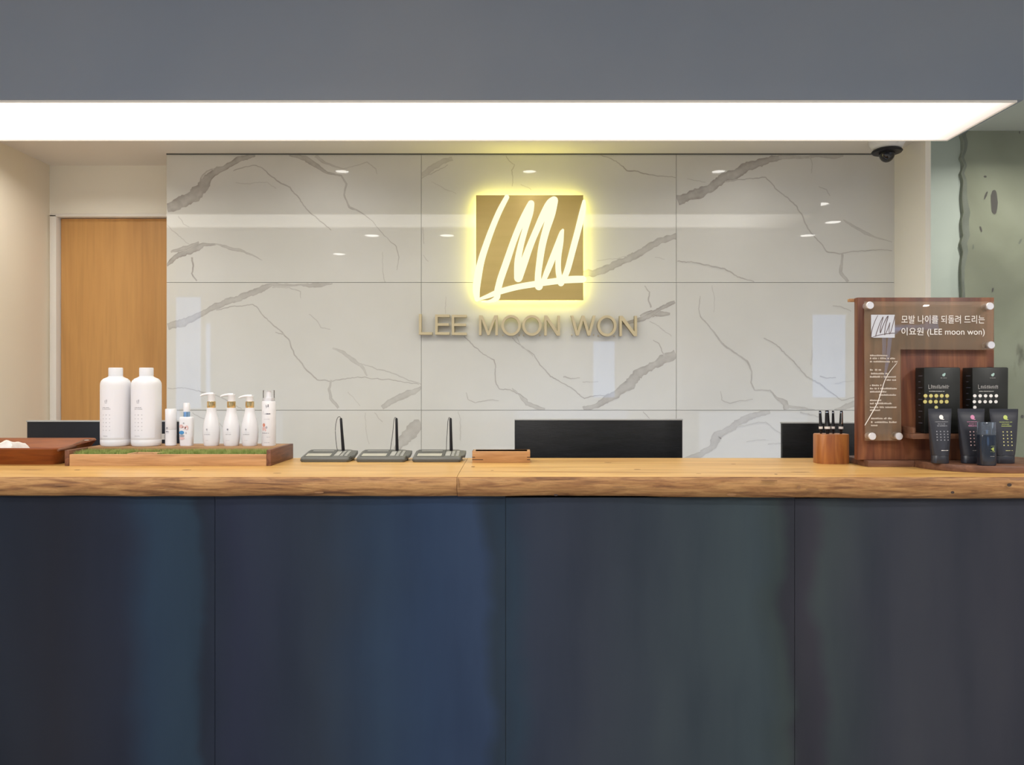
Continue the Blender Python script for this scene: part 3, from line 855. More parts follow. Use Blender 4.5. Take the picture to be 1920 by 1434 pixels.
# letters below
LY = DM - .030
letters = [('L', 785.4, 810.5, 588.5, 627.5, 'first letter L of the gold wall lettering, crossing the slab joint'),
           ('E', 816, 843, 589.5, 627.5, 'gold wall letter E, the one right after the L'), ('E', 847, 875, 590, 628, 'gold wall letter E, the one just before the M'),
           ('M', 898, 933.5, 591, 628.5, 'gold wall letter M under the glowing logo'), ('O', 940, 976.5, 590.5, 629.5, 'gold wall letter O right after the M'),
           ('O', 979, 1015.5, 590.5, 629.5, 'gold wall letter O just before the first N'), ('N', 1020.5, 1050, 591.5, 629, 'gold wall letter N that ends the middle word'),
           ('W', 1070, 1117, 591.5, 629, 'gold wall letter W that starts the last word'), ('O', 1120, 1156, 591, 630.5, 'gold wall letter O between the W and the last N'),
           ('N', 1161.5, 1194.5, 592, 630, 'last gold wall letter N, over a dark marble vein')]
def glyph(ch, w, t=.125):
    """capital letters of the sign as outlines one unit tall and w wide"""
    h = w / 2
    G_ = {'L': [(0, 0), (0, 1), (t, 1), (t, t), (w, t), (w, 0)],
          'E': [(0, 0), (0, 1), (w, 1), (w, 1 - t), (t, 1 - t), (t, .5 + t * .55), (w * .95, .5 + t * .55), (w * .95, .5 - t * .45), (t, .5 - t * .45), (t, t), (w, t), (w, 0)],
          'M': [(0, 0), (0, 1), (1.45 * t, 1), (h, .20), (w - 1.45 * t, 1), (w, 1), (w, 0), (w - t, 0), (w - t, .80), (h + .42 * t, 0), (h - .42 * t, 0), (t, .80), (t, 0)],
          'W': [(0, 1), (1.1 * t, 1), (w * .27, .24), (w * .45, 1), (w * .55, 1), (w * .73, .24), (w - 1.1 * t, 1), (w, 1), (w * .785, 0), (w * .675, 0), (h, .74), (w * .325, 0), (w * .215, 0)],
          'N': [(0, 0), (0, 1), (1.25 * t, 1), (w - t, .23), (w - t, 1), (w, 1), (w, 0), (w - 1.25 * t, 0), (t, .77), (t, 0)]}
    if ch != 'O': return G_[ch], [tuple(range(len(G_[ch])))]
    n = 48; vs = []
    for k in range(n):
        a = 2 * PI * k / n; vs += [(h + h * math.cos(a), .5 + .5 * math.sin(a)), (h + (h - t) * math.cos(a), .5 + (.5 - t) * math.sin(a))]
    return vs, [(2 * k, 2 * k + 1, (2 * k + 3) % (2 * n), (2 * k + 2) % (2 * n)) for k in range(n)]
for ch, a, b, c, d, lab in letters:
    vs, fs = glyph(ch, (b - a) / (d - c)); ax, bx, az, bz = 0, (b - a) / (d - c), 0, 1
    wx0, wx1, wz1, wz0 = X(a, LY), X(b, LY), Z(c, LY), Z(d, LY)
    ox, oz = (wx0 + wx1) / 2, wz0
    me = bpy.data.meshes.new('wall_letter'); bm = bmesh.new()
    key = {}; bv = []
    for v in vs:
        k_ = (round(v[0], 5), round(v[1], 5))
        if k_ not in key: key[k_] = bm.verts.new((wx0 + (v[0] - ax) / (bx - ax) * (wx1 - wx0) - ox, 0, wz0 + (v[1] - az) / (bz - az) * (wz1 - wz0) - oz))
        bv.append(key[k_])
    for f in fs:
        f_ = [bv[i] for i in f]
        if len(set(f_)) < 3: continue
        try: nf = bm.faces.new(f_)
        except ValueError: continue
        nf.normal_update()
        if nf.calc_area() < 1e-10: bm.faces.remove(nf)
        elif nf.normal.y > 0: nf.normal_flip()
    r_ = bmesh.ops.extrude_face_region(bm, geom=list(bm.faces))
    front = [g_ for g_ in r_['geom'] if isinstance(g_, bmesh.types.BMFace)]
    for g_ in r_['geom']:
        if isinstance(g_, bmesh.types.BMVert): g_.co.y = -.022
    bmesh.ops.recalc_face_normals(bm, faces=bm.faces)
    for f in bm.faces: f.material_index = 0 if abs(f.normal.y) > .5 else 1
    # pegs to the wall
    for px_ in (wx0 - ox + .004, wx1 - ox - .010):
        g_ = bmesh.ops.create_cube(bm, size=1)
        for v in g_['verts']:
            v.co = Vector((px_ + .003 + v.co.x * .005, .0035 + v.co.y * .008, .004 + v.co.z * .005))
    bm.to_mesh(me); bm.free()
    me.materials.append(M['letter_gold']); me.materials.append(M['letter_side'])
    o = bpy.data.objects.new('wall_letter', me); o.location = (ox, DM - .008, oz); COL.objects.link(o)
    tag(o, lab, 'letter', 'gold letters under the logo')

# ---------------------------------------------------------------- reception counter
ZT = 1.10; YF = 2.142; YB = 2.665; XC0, XC1 = XL + .02, XR
ctr = empty('reception_counter', 'long reception counter with live-edge oak top on dark blue steel front panels', 'counter', (0, YF, 0))
def slab(x0, x1, seed, label):
    r = random.Random(seed); n = int((x1 - x0) / .008)
    mb = MB(); prof = 9; rows = []
    ph = [r.uniform(0, 6.28) for _ in range(12)]
    def ns(x, k, fr): return math.sin(x * fr + ph[k]) * .6 + math.sin(x * fr * 2.7 + ph[k + 1]) * .3 + math.sin(x * fr * 6.1 + ph[k + 2]) * .15
    for i in range(n + 1):
        x = x0 + (x1 - x0) * i / n
        zb = 1.0445 - .007 * max(0, min(1, (x - .2) / .9)) + .0012 * ns(x, 0, 9)
        row = [(x, YB - YF, ZT)]
        yf = .0035 * ns(x, 3, 4.5)
        row.append((x, .03 + yf, ZT))
        for k in range(prof):
            t = k / (prof - 1)
            zz = ZT - .0015 - t * (ZT - .0015 - zb)
            bulge = .006 * math.sin(t * PI) - .010 * (t ** 3)
            yy = yf - bulge + .0022 * ns(x * 1.0 + t * 1.7, 6, 17) * (1 if 0 < k < prof - 1 else .5) + r.uniform(-.0005, .0005)
            row.append((x, yy, zz - (0 if k else 0)))
        row.append((x, .035, zb)); row.append((x, YB - YF, 1.0445 - .007 * max(0, min(1, (x - .2) / .9))))
        rows.append(row)
    m_ = len(rows[0]); vs = [p for q_ in rows for p in q_]
    top, edge = [], []
    for i in range(n):
        for k in range(m_):
            a = i * m_ + k; b = i * m_ + (k + 1) % m_
            (top if k in (0, 1) else edge).append((a, b, b + m_, a + m_))
    k0 = mb.add(vs, top, 0); mb.f += [tuple(i + k0 for i in f) for f in edge]; mb.m += [1] * len(edge)
    mb.add(rows[0], [tuple(range(m_))], 1); mb.add(rows[-1], [tuple(range(m_))], 1)
    # knots in the edge and flecks on the top
    for (px, py, rx, ry, mi) in [(1782, 922, 3.5, 2.5, 2), (1888, 908, 4.5, 3.2, 2), (1042, 927, 4, 1.8, 2), (1495, 912, 4, 3, 3), (1520, 916, 12, 2, 3), (1440, 900, 16, 1.6, 3),
                                 (1370, 926, 9, 2.5, 3), (600, 922, 9, 1.6, 3), (320, 915, 10, 1.2, 3), (860, 905, 1, 11, 3), (120, 908, 14, 1.2, 3), (1160, 912, 14, 1.4, 3)]:
        xx = X(px, YF)
        if x0 < xx < x1:
            mb.quad([(xx + rx / F * YF * math.cos(t_), -.0105, Z(py, YF) + ry / F * YF * math.sin(t_)) for t_ in [2 * PI * u / 12 for u in range(12)]][::-1], mi)
    for (px, py, rx, ry, mi) in [(887, 875, 4, .012, 3), (1455, 889, 3, .006, 2), (1195, 880, 7, .008, 3), (1375, 870, 5, .006, 3), (145, 881, 6, .006, 2), (350, 881, 9, .01, 3),
                                 (1140, 867, 8, .006, 3), (1500, 885, 18, .006, 3), (520, 887, 8, .006, 3), (923, 882, 3, .005, 3), (60, 881, 24, .006, 3), (1310, 888, 5, .004, 3)]:
        yy = onz(py, ZT) - YF; xx = X(px, yy + YF)
        if x0 < xx < x1:
            mb.quad([(xx + rx / F * 2.3 * math.cos(t_), yy + ry * math.sin(t_), ZT + .0002) for t_ in [2 * PI * u / 12 for u in range(12)]], mi)
    o = mb.build('countertop', ['oak', 'oak_edge', 'knot', 'knot_soft'], ctr)
    for p in o.data.polygons: p.use_smooth = p.material_index == 1
    o['label'] = label
XS = X(857, YF)
slab(XC0, XS - .0006, 1, 'left oak slab of the countertop')
slab(XS + .0006, XC1, 2, 'right oak slab of the countertop')
YP = .024
seams = [XC0, X(403, YF + YP) - .812, X(403, YF + YP), X(948, YF + YP), X(1490, YF + YP), X(1490, YF + YP) + .81, XC1]
seams[1] = max(seams[1], XC0 + .05)
for i in range(len(seams) - 1):
    a, b = seams[i] + .0007, seams[i + 1] - .0007
    if b - a < .02: continue
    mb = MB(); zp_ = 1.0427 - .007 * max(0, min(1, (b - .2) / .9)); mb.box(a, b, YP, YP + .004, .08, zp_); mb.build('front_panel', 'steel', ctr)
mb = MB(); mb.box(XC0, XC1, YP + .0045, .42, .08, 1.036); mb.box(XC0, XC1, YP + .05, .40, 0, .08); mb.build('body', 'steel_seam', ctr)

# ---------------------------------------------------------------- work desk behind the counter and monitors on it
desk = empty('desk', 'staff desk behind the reception counter, carrying the three monitors', 'desk', (0, 2.7, 0))
mb = MB(); mb.box(XL + .01, XR - .02, 0, .62, .72, .745); mb.build('desktop', 'hall_white', desk, bevel=.002)
for xx in (XL + .03, -.7, .6, XR - .06):
    mb = MB(); mb.box(xx, xx + .025, .02, .60, 0, .72); mb.build('leg', 'hall_white', desk)
DYM = 2.95
def monitor(pa, pb, pt, mt, label, rim):
    xa, xb, zt = X(pa, DYM), X(pb, DYM), Z(pt, DYM)
    xc = (xa + xb) / 2; w = xb - xa
    o = empty('monitor', label, 'monitor', (xc, DYM, .745), 'monitors on the staff desk')
    hz = zt - .745
    mb = MB(); mb.box(-w / 2, w / 2, 0, .022, hz - .375, hz); mb.build('housing', mt, o, bevel=.004)
    mb = MB(); mb.box(-w / 2 - .001, w / 2 + .001, -.002, .024, hz - .004, hz + .0015); mb.build('top_edge', rim, o, bevel=.001)
    mb = MB(); mb.box(-w / 2 + .01, w / 2 - .01, .0225, .0235, hz - .365, hz - .012); mb.build('screen', 'screen_on', o)
    mb = MB(); mb.box(-.03, .03, -.035, -.012, .01, hz - .2); mb.box(-.04, .04, -.02, .001, hz - .28, hz - .19); mb.build('stand_post', 'black', o, bevel=.003)
    mb = MB(); mb.box(-.12, .12, -.10, .10, 0, .012); mb.build('stand_foot', 'black', o, bevel=.004)
    return o
monitor(965, 1280, 786, 'screen_back', 'black monitor seen from behind, standing in the middle right of the card box', 'screen_rim')
monitor(1467, 1775, 792, 'screen_back', 'black monitor seen from behind, partly hidden by the pen block and walnut board', 'screen_rim')
mo = monitor(50, 337, 789, 'navy_back', 'dark navy monitor seen from behind the white bottles at far left', 'screen_rim')
mb = MB(); sx0, sx1 = X(302, DYM) - mo.location.x, X(309, DYM) - mo.location.x
mb.box(sx0, sx1, -.002, -.0004, Z(824, DYM) - .745, Z(813, DYM) - .745); mb.build('paper_tag', 'print_white', mo)

# ================================================================ THINGS ON THE COUNTER
# ---- planter tray with artificial grass and a shelf for bottles
YT0, YT1 = onz(873.5, ZT), 2.655
tx0, tx1 = X(121, YT0), X(508, YT0)
tcx = (tx0 + tx1) / 2
tray = empty('display_tray', 'long wooden display tray with a strip of artificial grass under the white bottles', 'tray', (tcx, YT0, ZT))
hw = (tx1 - tx0) / 2; dt = YT1 - YT0; PH = .0525; PY = .105
mb = MB(); mb.box(-hw + .0145, hw - .0145, .001, .013, 0, .036); mb.build('front_board', 'beech', tray, bevel=.0008)
for s_ in (-1, 1):
    mb = MB()
    xa, xb = (-hw, -hw + .014) if s_ < 0 else (hw - .014, hw)
    mb.box(xa, xb, 0, dt, 0, .0505 if s_ > 0 else .049)
    mb.build('end_board', 'walnut', tray, bevel=.0015)
mb = MB(); mb.box(-hw + .0145, hw - .0145, PY, dt - .001, .004, PH - .002); mb.build('bottle_shelf', 'beech_dark', tray, bevel=.001)
mb = MB(); mb.box(-hw + .0145, hw - .0145, .0135, PY - .0005, 0, .014); mb.build('tray_floor', 'beech_dark', tray)
mb = MB(); fx0 = X(243, YT0 + .03) - tcx; fx1 = X(297, YT0 + .03) - tcx
mb.box(fx0, fx0 + .012, .014, .07, .0145, .0375); mb.box(fx1 - .012, fx1, .014, .07, .0145, .0375)
mb.box(fx0 + .012, fx1 - .012, .014, .026, .0145, .0375); mb.box(fx0 + .012, fx1 - .012, .058, .07, .0145, .0375)
mb.build('divider_frame', 'beech', tray, bevel=.0008)
mb = MB(); mb.box(fx0 + .0125, fx1 - .0125, .0265, .0575, .0145, .024); mb.build('divider_floor', 'knot', tray)
mb = MB(); rg = random.Random(11)
mb.box(-hw + .015, fx0 - .0005, .014, PY - .001, .0145, .032, 1); mb.box(fx1 + .0005, hw - .015, .014, PY - .001, .0145, .032, 1)
mb.box(fx0 + .0, fx1 - .0, .071, PY - .001, .0145, .032, 1)
for k in range(9000):
    x = rg.uniform(-hw + .017, hw - .017); y = rg.uniform(.016, PY - .004)
    if fx0 - .001 < x < fx1 + .001 and y < .073: continue
    h_ = rg.uniform(.009, .0175) + (.002 if y > .05 else 0); dx, dy = rg.uniform(-.005, .005), rg.uniform(-.004, .004); a = rg.uniform(0, PI); w_ = .0007
    cx, sx = math.cos(a) * w_, math.sin(a) * w_
    mb.add([(x - cx, y - sx, .0315), (x + cx, y + sx, .0315), (x + dx, y + dy, .0315 + h_)], [(0, 1, 2)], 0)
gr = mb.build('artificial_grass', ['grass', 'grass_bed'], tray); gr['kind'] = 'stuff'

# ---- bottles
ZS = ZT + PH - .002
YBOT = YT0 + PY + .055
def base_at(px, Y=None): return (X(px, Y or YBOT), Y or YBOT, ZS)
S_ = YBOT / F
def big_bottle(px, label, gm, shift):
    o = empty('shampoo_bottle', label, 'bottle', base_at(px), 'large white refill bottles')
    R = 26.3 * S_
    H = 131 * S_
    mb = MB()
    mb.lathe([(R * .80, 0), (R * .93, .0012), (R * .985, .006), (R, .012), (R, .0205), (R * .993, .0212), (R, .0219), (R, H * .86), (R * .985, H * .895), (R * .92, H * .93), (R * .78, H * .957), (R * .58, H * .975), (R * .50, H * .985), (R * .44, H)], 64)
    mb.build('body', 'white_plastic', o, smooth=True)
    mb = MB(); mb.lathe([(R * .46, H - .001), (R * .47, H + .0005), (R * .47, H + .0235), (R * .455, H + .0258), (R * .42, H + .0265)], 48)
    mb.build('cap', 'white_plastic', o, smooth=True)
    # label sheet wrapped round the front
    sf0 = cyl_surf(R, .0002); mb = MB(); n = 22; a0, a1 = -R * 1.25, R * 1.02; zl0, zl1 = .028, H * .80
    for k in range(n):
        xa, xb = a0 + (a1 - a0) * k / n, a0 + (a1 - a0) * (k + 1) / n
        mb.quad([sf0(xa, zl0), sf0(xb, zl0), sf0(xb, zl1), sf0(xa, zl1)])
    lb = mb.build('paper_label', 'white_label', o, smooth=True)
    sf = cyl_surf(R, .0006); mb = MB(); rnd = random.Random(px)
    x = -.019 + shift
    # emblem: a small pair of upright strokes over a block
    for dx_, h_ in ((0, .006), (.004, .008), (.007, .009)):
        rect(mb, x + .006 + dx_, x + .0072 + dx_, .145 + 0, .145 + h_, 0, 1, sf)
    rect(mb, x + .006, x + .014, .1415, .1435, 0, 2, sf)
    small_print(mb, x - .003, x + .022, .1265, .0022, 0, 1, sf, rnd=rnd); small_print(mb, x - .004, x + .026, .1215, .0026, 0, gm, sf, rnd=rnd)
    for r_ in range(5):
        for c_ in range(3):
            dot(mb, x + .000 + c_ * .0115, .1035 - r_ * .0125, .0016, .0013, 0, 1 if c_ == 1 and r_ in (0, 2, 3) else 2, sf, 8)
    small_print(mb, x - .002, x + .016, .034, .0014, 0, 1, sf, rnd=rnd)
    mb.build('print', ['print_dark', 'print_grey', 'print_lightgrey'], lb)
    return o
big_bottle(217, 'large white bottle with faint print, leftmost bottle on the tray', 2, 0)
big_bottle(274.5, 'large white bottle with darker print, second from the left on the tray', 1, .003)

# small white cylinder
o = empty('cream_bottle', 'slim plain white cylinder bottle with tiny grey print, between tall bottle and spray', 'bottle', base_at(320.5))
R = 10 * S_; H = 69 * S_
mb = MB(); mb.lathe([(R * .9, 0), (R, .002), (R, H * .44)], 40); mb.build('body', 'white_plastic', o, smooth=True)
mb = MB(); mb.lathe([(R * .99, H * .443), (R, H * .446), (R, H - .002), (R * .92, H)], 40); mb.build('cap', 'white_plastic', o, smooth=True)
mb = MB(); sf = cyl_surf(R, .0003); rnd = random.Random(4)
dot(mb, -.006, .0605 * .98, .0032, .0032, 0, 1, sf); dot(mb, -.006, .0595, .0015, .0015, 0, 2, cyl_surf(R, .0005))
small_print(mb, -.009, -.003, .0525, .0012, 0, 2, sf, rnd=rnd); small_print(mb, -.011, .003, .0455, .0032, 0, 0, sf, dens=2, rnd=rnd); small_print(mb, -.010, .001, .0405, .0012, 0, 2, sf, rnd=rnd)
mb.build('print', ['print_dark', 'print_grey', 'print_lightgrey'], o)

def flatbody(mb, w, d, prof, n=40, p=3.0, mi=0):
    """superellipse sections: prof = (scale, z)"""
    rings = []
    for s_, z in prof:
        ring = []
        for k in range(n):
            a = 2 * PI * k / n; c, s2 = math.cos(a), math.sin(a)
            ring.append((w / 2 * s_ * math.copysign(abs(c) ** (2 / p), c), d / 2 * s_ * math.copysign(abs(s2) ** (2 / p), s2), z))
        rings.append(ring)
    mb.loft(rings, mi)

# spray bottle with colour print
o = empty('spray_bottle', 'small white spray bottle with blue collar and pink and blue print', 'bottle', base_at(350))
w = 25 * S_; H = 54 * S_; d = .03
mb = MB(); flatbody(mb, w, d, [(.86, 0), (.92, .003), (1, H * .5), (1, H - .006), (.96, H - .002), (.85, H), (.3, H + .0005)], 44, 3.5); mb.build('body', 'white_plastic', o, smooth=True)
mb = MB(); r = 6 * S_; mb.lathe([(r, H), (r, H + 9.5 * S_)], 32); mb.build('collar', 'blue_chrome', o, smooth=True)
mb = MB(); mb.lathe([(r * .97, H + 9.5 * S_), (r * .97, H + 25 * S_), (r * .85, H + 26 * S_)], 32); mb.build('nozzle_cap', 'white_plastic', o, smooth=True)
mb = MB(); y = -d / 2 - .0004; k_ = w / 190.0
def sp(x, y_): return ((x - 370) * k_, H - (y_ - 440) * (H / 400))
for (cx, cy, rx, ry, mi) in [(320, 570, 28, 26, 1), (360, 590, 30, 20, 1), (398, 590, 26, 34, 1), (355, 527, 12, 12, 3), (330, 735, 38, 18, 1), (326, 655, 36, 26, 0), (330, 700, 38, 18, 3), (388, 660, 8, 14, 3)]:
    a, b = sp(cx, cy); dot(mb, a, b, rx * k_, ry * H / 400, y - .00012 * [3, 1, 0, 2][mi], mi)
for (cx, cy, rx, ry) in [(352, 598, 14, 8), (395, 600, 12, 12)]:
    a, b = sp(cx, cy); dot(mb, a, b, rx * k_, ry * H / 400, y - .0006, 2)
a, b = sp(330, 700); small_print(mb, a - .005, a + .005, b - .0008, .0018, y - .0008, 4, rnd=random.Random(9))
mb.build('print', ['print_blue', 'print_rose', 'white_label', 'print_lightgrey', 'print_dark'], o)

# pump bottles
def pump(px, top, nshift, label, light):
    o = empty('pump_bottle', label, 'bottle', base_at(px), 'white pump bottles with gold collars')
    R = 15.6 * S_; Hb = 71 * S_
    prof = [(.80, 0), (.86, .02), (.93, .12), (.985, .24), (1.0, .36), (.985, .46), (.93, .56), (.84, .66), (.72, .76), (.62, .84), (.565, .90), (.55, .96), (.54, 1.0)]
    mb = MB(); mb.lathe([(R * a, Hb * b) for a, b in prof], 56); mb.build('body', 'white_plastic', o, smooth=True)
    mb = MB(); r = 7.6 * S_; mb.lathe([(r, Hb), (r * 1.02, Hb + .0008), (r * 1.02, Hb + 11.2 * S_), (r, Hb + 11.8 * S_)], 48); mb.build('collar', 'gold_metal', o, smooth=True)
    hz = top * S_
    hd = empty_child('pump_head', o)
    mb = MB(); r2 = 6.6 * S_
    mb.lathe([(r2 * .95, Hb + 11.8 * S_), (r2, Hb + 12.2 * S_), (r2, hz - .003), (r2 * 1.06, hz - .002), (r2 * 1.02, hz)], 40)
    pts = [(r2 * .5, 0, hz - .0015), (-r2 * .6, -.001, hz - .0012), (-r2 * 1.6, -.002, hz - .0022), (-r2 * 2.5, -.003, hz - .0045), (-r2 * 3.0, -.0035, hz - .0078)]
    mb.tube(pts, [.0055, .0050, .0042, .0034, .0026], 14)
    mb.build('pump_head', 'white_plastic', o, smooth=True)
    bpy.data.objects.remove(hd)
    Rf = lambda z: R * np.interp(z / Hb, [b for a, b in prof], [a for a, b in prof])
    sf = cyl_surf(Rf, .0004); mb = MB(); rnd = random.Random(px)
    dot(mb, nshift - .001, .055, .003, .0032, 0, 0 if not light else 1, sf, 10); rect(mb, nshift - .003, nshift + .003, .0495, .0503, 0, 2, sf)
    small_print(mb, nshift - .010, nshift + .010, .0445, .0009, 0, 2, sf, rnd=rnd); small_print(mb, nshift - .012, nshift + .010, .0375, .0028, 0, 2 if light else 1, sf, dens=2, rnd=rnd)
    small_print(mb, nshift - .008, nshift + .005, .0185, .0012, 0, 2, sf, rnd=rnd)
    mb.build('print', ['print_grey', 'print_lightgrey', 'print_lightgrey'], o)
    return o
def empty_child(n, p):
    e = bpy.data.objects.new(n, None); COL.objects.link(e); e.parent = p; return e
pump(396.5, 97.5, -.004, 'white pump bottle with gold collar, leftmost of the three beside the spray bottle', True)
pump(434, 96, -.002, 'white pump bottle with gold collar, middle one of the three', False)
pump(468.5, 93.5, -.003, 'white pump bottle with gold collar, the one beside the foam bottle', True)

# foam bottle
o = empty('foam_bottle', 'tall white foam bottle with clear cap and coral print, rightmost on the tray', 'bottle', base_at(504))
R = 12.8 * S_; H = 83 * S_
mb = MB(); mb.lathe([(R * .93, 0), (R, .003), (R, H - .004), (R * .93, H), (R * .8, H + .001)], 48); mb.build('body', 'white_plastic', o, smooth=True)
mb = MB(); mb.lathe([(R * .80, H + .001), (R * .80, H + 6 * S_), (R * .45, H + 6.3 * S_), (R * .36, H + 8 * S_), (R * .34, H + 19 * S_), (R * .5, H + 19.6 * S_)], 36); mb.build('pump_head', 'white_plastic', o, smooth=True)
mb = MB(); mb.lathe([(R * .83, H + .0015), (R * .83, H + 20.5 * S_), (R * .78, H + 21 * S_)], 36); mb.build('clear_cap', 'foam_cap', o, smooth=True)
mb = MB(); sf = cyl_surf(R, .0003); sf2 = cyl_surf(R, .0006); rnd = random.Random(8); u = R / 95.0
def fp(x, y_): return ((x - 1508) * u * 1.0, H - (y_ - 235) * (H / 610))
def fr(x0, x1, y0, y1, mi, s=sf):
    a, b = fp(x0, y1); c, d = fp(x1, y0); rect(mb, a, c, b, d, 0, mi, s)
fr(1495, 1502, 280, 315, 1); fr(1508, 1514, 290, 318, 1); fr(1522, 1534, 275, 312, 0); fr(1500, 1540, 320, 326, 2)
fr(1455, 1460, 365, 415, 2); fr(1455, 1580, 364, 368, 2)
a, b = fp(1482, 412); small_print(mb, a, a + .018, b, .0040, 0, 0, sf, dens=3, rnd=rnd)
a, b = fp(1465, 480); small_print(mb, a, a + .020, b, .0016, 0, 2, sf, rnd=rnd)
for (cx, cy, rx, ry, mi) in [(1465, 558, 22, 26, 3), (1452, 610, 18, 30, 4), (1480, 605, 20, 20, 4), (1490, 630, 12, 14, 4), (1505, 590, 14, 18, 2)]:
    a, b = fp(cx, cy); dot(mb, a, b, rx * u, ry * H / 610, 0, mi, cyl_surf(R, .0003 + .00008 * (mi % 4)))
a, b = fp(1435, 672); small_print(mb, a, a + .025, b, .0026, 0, 1, sf2, rnd=rnd)
a, b = fp(1510, 725); small_print(mb, a, a + .011, b, .0018, 0, 2, sf, rnd=rnd)
a, b = fp(1470, 800); small_print(mb, a, a + .018, b, .0014, 0, 1, sf, rnd=rnd)
mb.build('print', ['print_dark', 'print_grey', 'print_lightgrey', 'print_coral', 'print_rose'], o)

# ---- wooden serving tray at far left with a white cloth in it
by0, by1 = 2.44, 2.64
bxr0 = X(100, by0)
bowl = empty('serving_tray', 'reddish brown wooden tray with raised handle at the left end of the counter', 'tray', (-1.60, 2.54, ZT))
def P3(x, y, z): return (x + 1.60, y - 2.54, z)
mb = MB()
xl = -1.98
def ring(xa, xb, ya, yb, z, rc_=.03, zf=None, lift=0):
    pts = roundrect(xa, xb, ya, yb, rc_, 5)
    out = []
    for (x, y) in pts:
        tt = (y - ya) / (yb - ya)
        out.append(P3(x, y, z + lift * tt))
    return out
rings = [ring(xl + .04, bxr0, by0 + .012, by1 - .03, .0, .02), ring(xl, bxr0 + .030, by0 - .012, by1 + .02, .050, .03, lift=.016), ring(xl + .002, bxr0 + .028, by0 - .009, by1 + .017, .054, .03, lift=.016),
         ring(xl + .009, bxr0 + .020, by0 - .002, by1 + .010, .052, .028, lift=.016), ring(xl + .05, bxr0 - .012, by0 + .024, by1 - .042, .010, .02)]
mb.loft(rings)
mb.build('bowl', 'cherry', bowl, smooth=True)
# handle rising at the right end
mb = MB()
xh = bxr0 + .025
h0 = (X(108, 2.43), 2.432, Z(843, 2.43)); h1 = (X(130, 2.47), 2.47, Z(838, 2.47)); h2 = (X(143, 2.54), 2.54, Z(834, 2.54)); h3 = (X(158, 2.60), 2.60, Z(828, 2.6)); h4 = (X(171, 2.63), 2.63, Z(827.5, 2.63))
mb.tube([P3(p[0], p[1], p[2] - ZT - .002) for p in (h0, h1, h2, h3, h4)], [.004, .006, .008, .011, .010], 12)
mb.build('handle', 'walnut', bowl, smooth=True)
mb = MB(); c_ = P3(X(163, 2.6), 2.6, Z(825, 2.6) - ZT); mb.lathe([(.008, .0), (.008, .0012)], 20, c=(c_[0], c_[1] - .004, c_[2] - .0005)); mb.build('handle_inlay', 'print_white', bowl)
# cloth
mb = MB(); rw = random.Random(2); nu, nv = 26, 16; vs = []
for j in range(nv + 1):
    for i in range(nu + 1):
        u_, v_ = i / nu, j / nv
        x = -.075 + .15 * u_; y = -.05 + .10 * v_
        e = min(u_, 1 - u_, v_, 1 - v_) * 2
        z = .002 + .052 * (min(1, e * 5) ** .8) * (.9 + .1 * math.sin(u_ * 9 + v_ * 4)) * (.8 + .2 * u_) + .003 * math.sin(u_ * 23 + v_ * 11) * min(1, e * 3)
        vs.append((x, y, max(.0015, z)))
n = nu + 1
mb.add(vs, [(j * n + i, j * n + i + 1, (j + 1) * n + i + 1, (j + 1) * n + i) for j in range(nv) for i in range(nu)])
o = mb.build('folded_cloth', 'cloth', None, (X(2, 2.54), 2.535, ZT + .0155), smooth=True)
md = o.modifiers.new('thickness', 'SOLIDIFY'); md.thickness = .002; md.offset = 1
tag(o, 'crumpled white cloth lying in the wooden tray at far left', 'cloth')

# ---- signature pads with styluses
YP0 = onz(866.5, ZT)
pw, pd = 93.5 * YP0 / F, .115
def pad(px, label):
    o = empty('signature_pad', label, 'signature pad', (X(px, YP0), YP0, ZT), 'grey signature pads')
    def section(z_in, z_off, ins, r=.012):
        out = []
        for x, y in roundrect(ins, pw - ins, ins * .6, pd - ins * .6, r, 4):
            out.append((x, y, z_in + (z_off) * (y / pd)))
        return out
    mb = MB(); mb.loft([section(.0, 0, .004), section(.005, .002, .0), section(.007, .004, .0)]); mb.build('base', 'pad_grey', o, smooth=True)
    mb = MB(); mb.loft([section(.0072, .004, .0015), section(.0085, .0045, .0008), section(.013, .016, .003), section(.0160, .017, .010)]); mb.build('body', 'pad_grey', o, smooth=True)
    def top(x, y, e=.0004): return (x, y, .0160 + .017 * (y / pd) + e)
    def tq(x0, x1, y0, y1, mt, name, e=.0006):
        m_ = MB(); lo = [top(x0, y0, 0), top(x1, y0, 0), top(x1, y1, 0), top(x0, y1, 0)]; hi = [top(x0, y0, e), top(x1, y0, e), top(x1, y1, e), top(x0, y1, e)]
        m_.loft([lo, hi]); return m_.build(name, mt, o)
    tq(.012, .105, .010, .102, 'pad_dark', 'screen_bezel')
    tq(.016, .096, .016, .050, 'pad_lcd', 'signing_area', .0010)
    tq(.024, .094, .084, .090, 'pad_button', 'status_strip', .0010)
    tq(.108, .124, .022, .080, 'pad_button', 'side_panel', .0008)
    for c in range(2):
        for r_ in range(4):
            tq(.128 + c * .015, .137 + c * .015, .020 + r_ * .018, .031 + r_ * .018, 'pad_button', 'button', .0014)
    mb = MB(); bx = pw + .001
    mb.loft([[(pw - .010, .030, .010), (pw + .010, .050, .010), (pw + .010, .100, .018), (pw - .010, .105, .018)], [(pw - .012, .030, .017), (pw + .008, .050, .020), (pw + .010, .100, .030), (pw - .012, .105, .031)]])
    mb.build('side_hub', 'pad_grey', o, bevel=.002)
    return o
p0 = pad(561, 'grey signature pad, leftmost of the three in front of the marble')
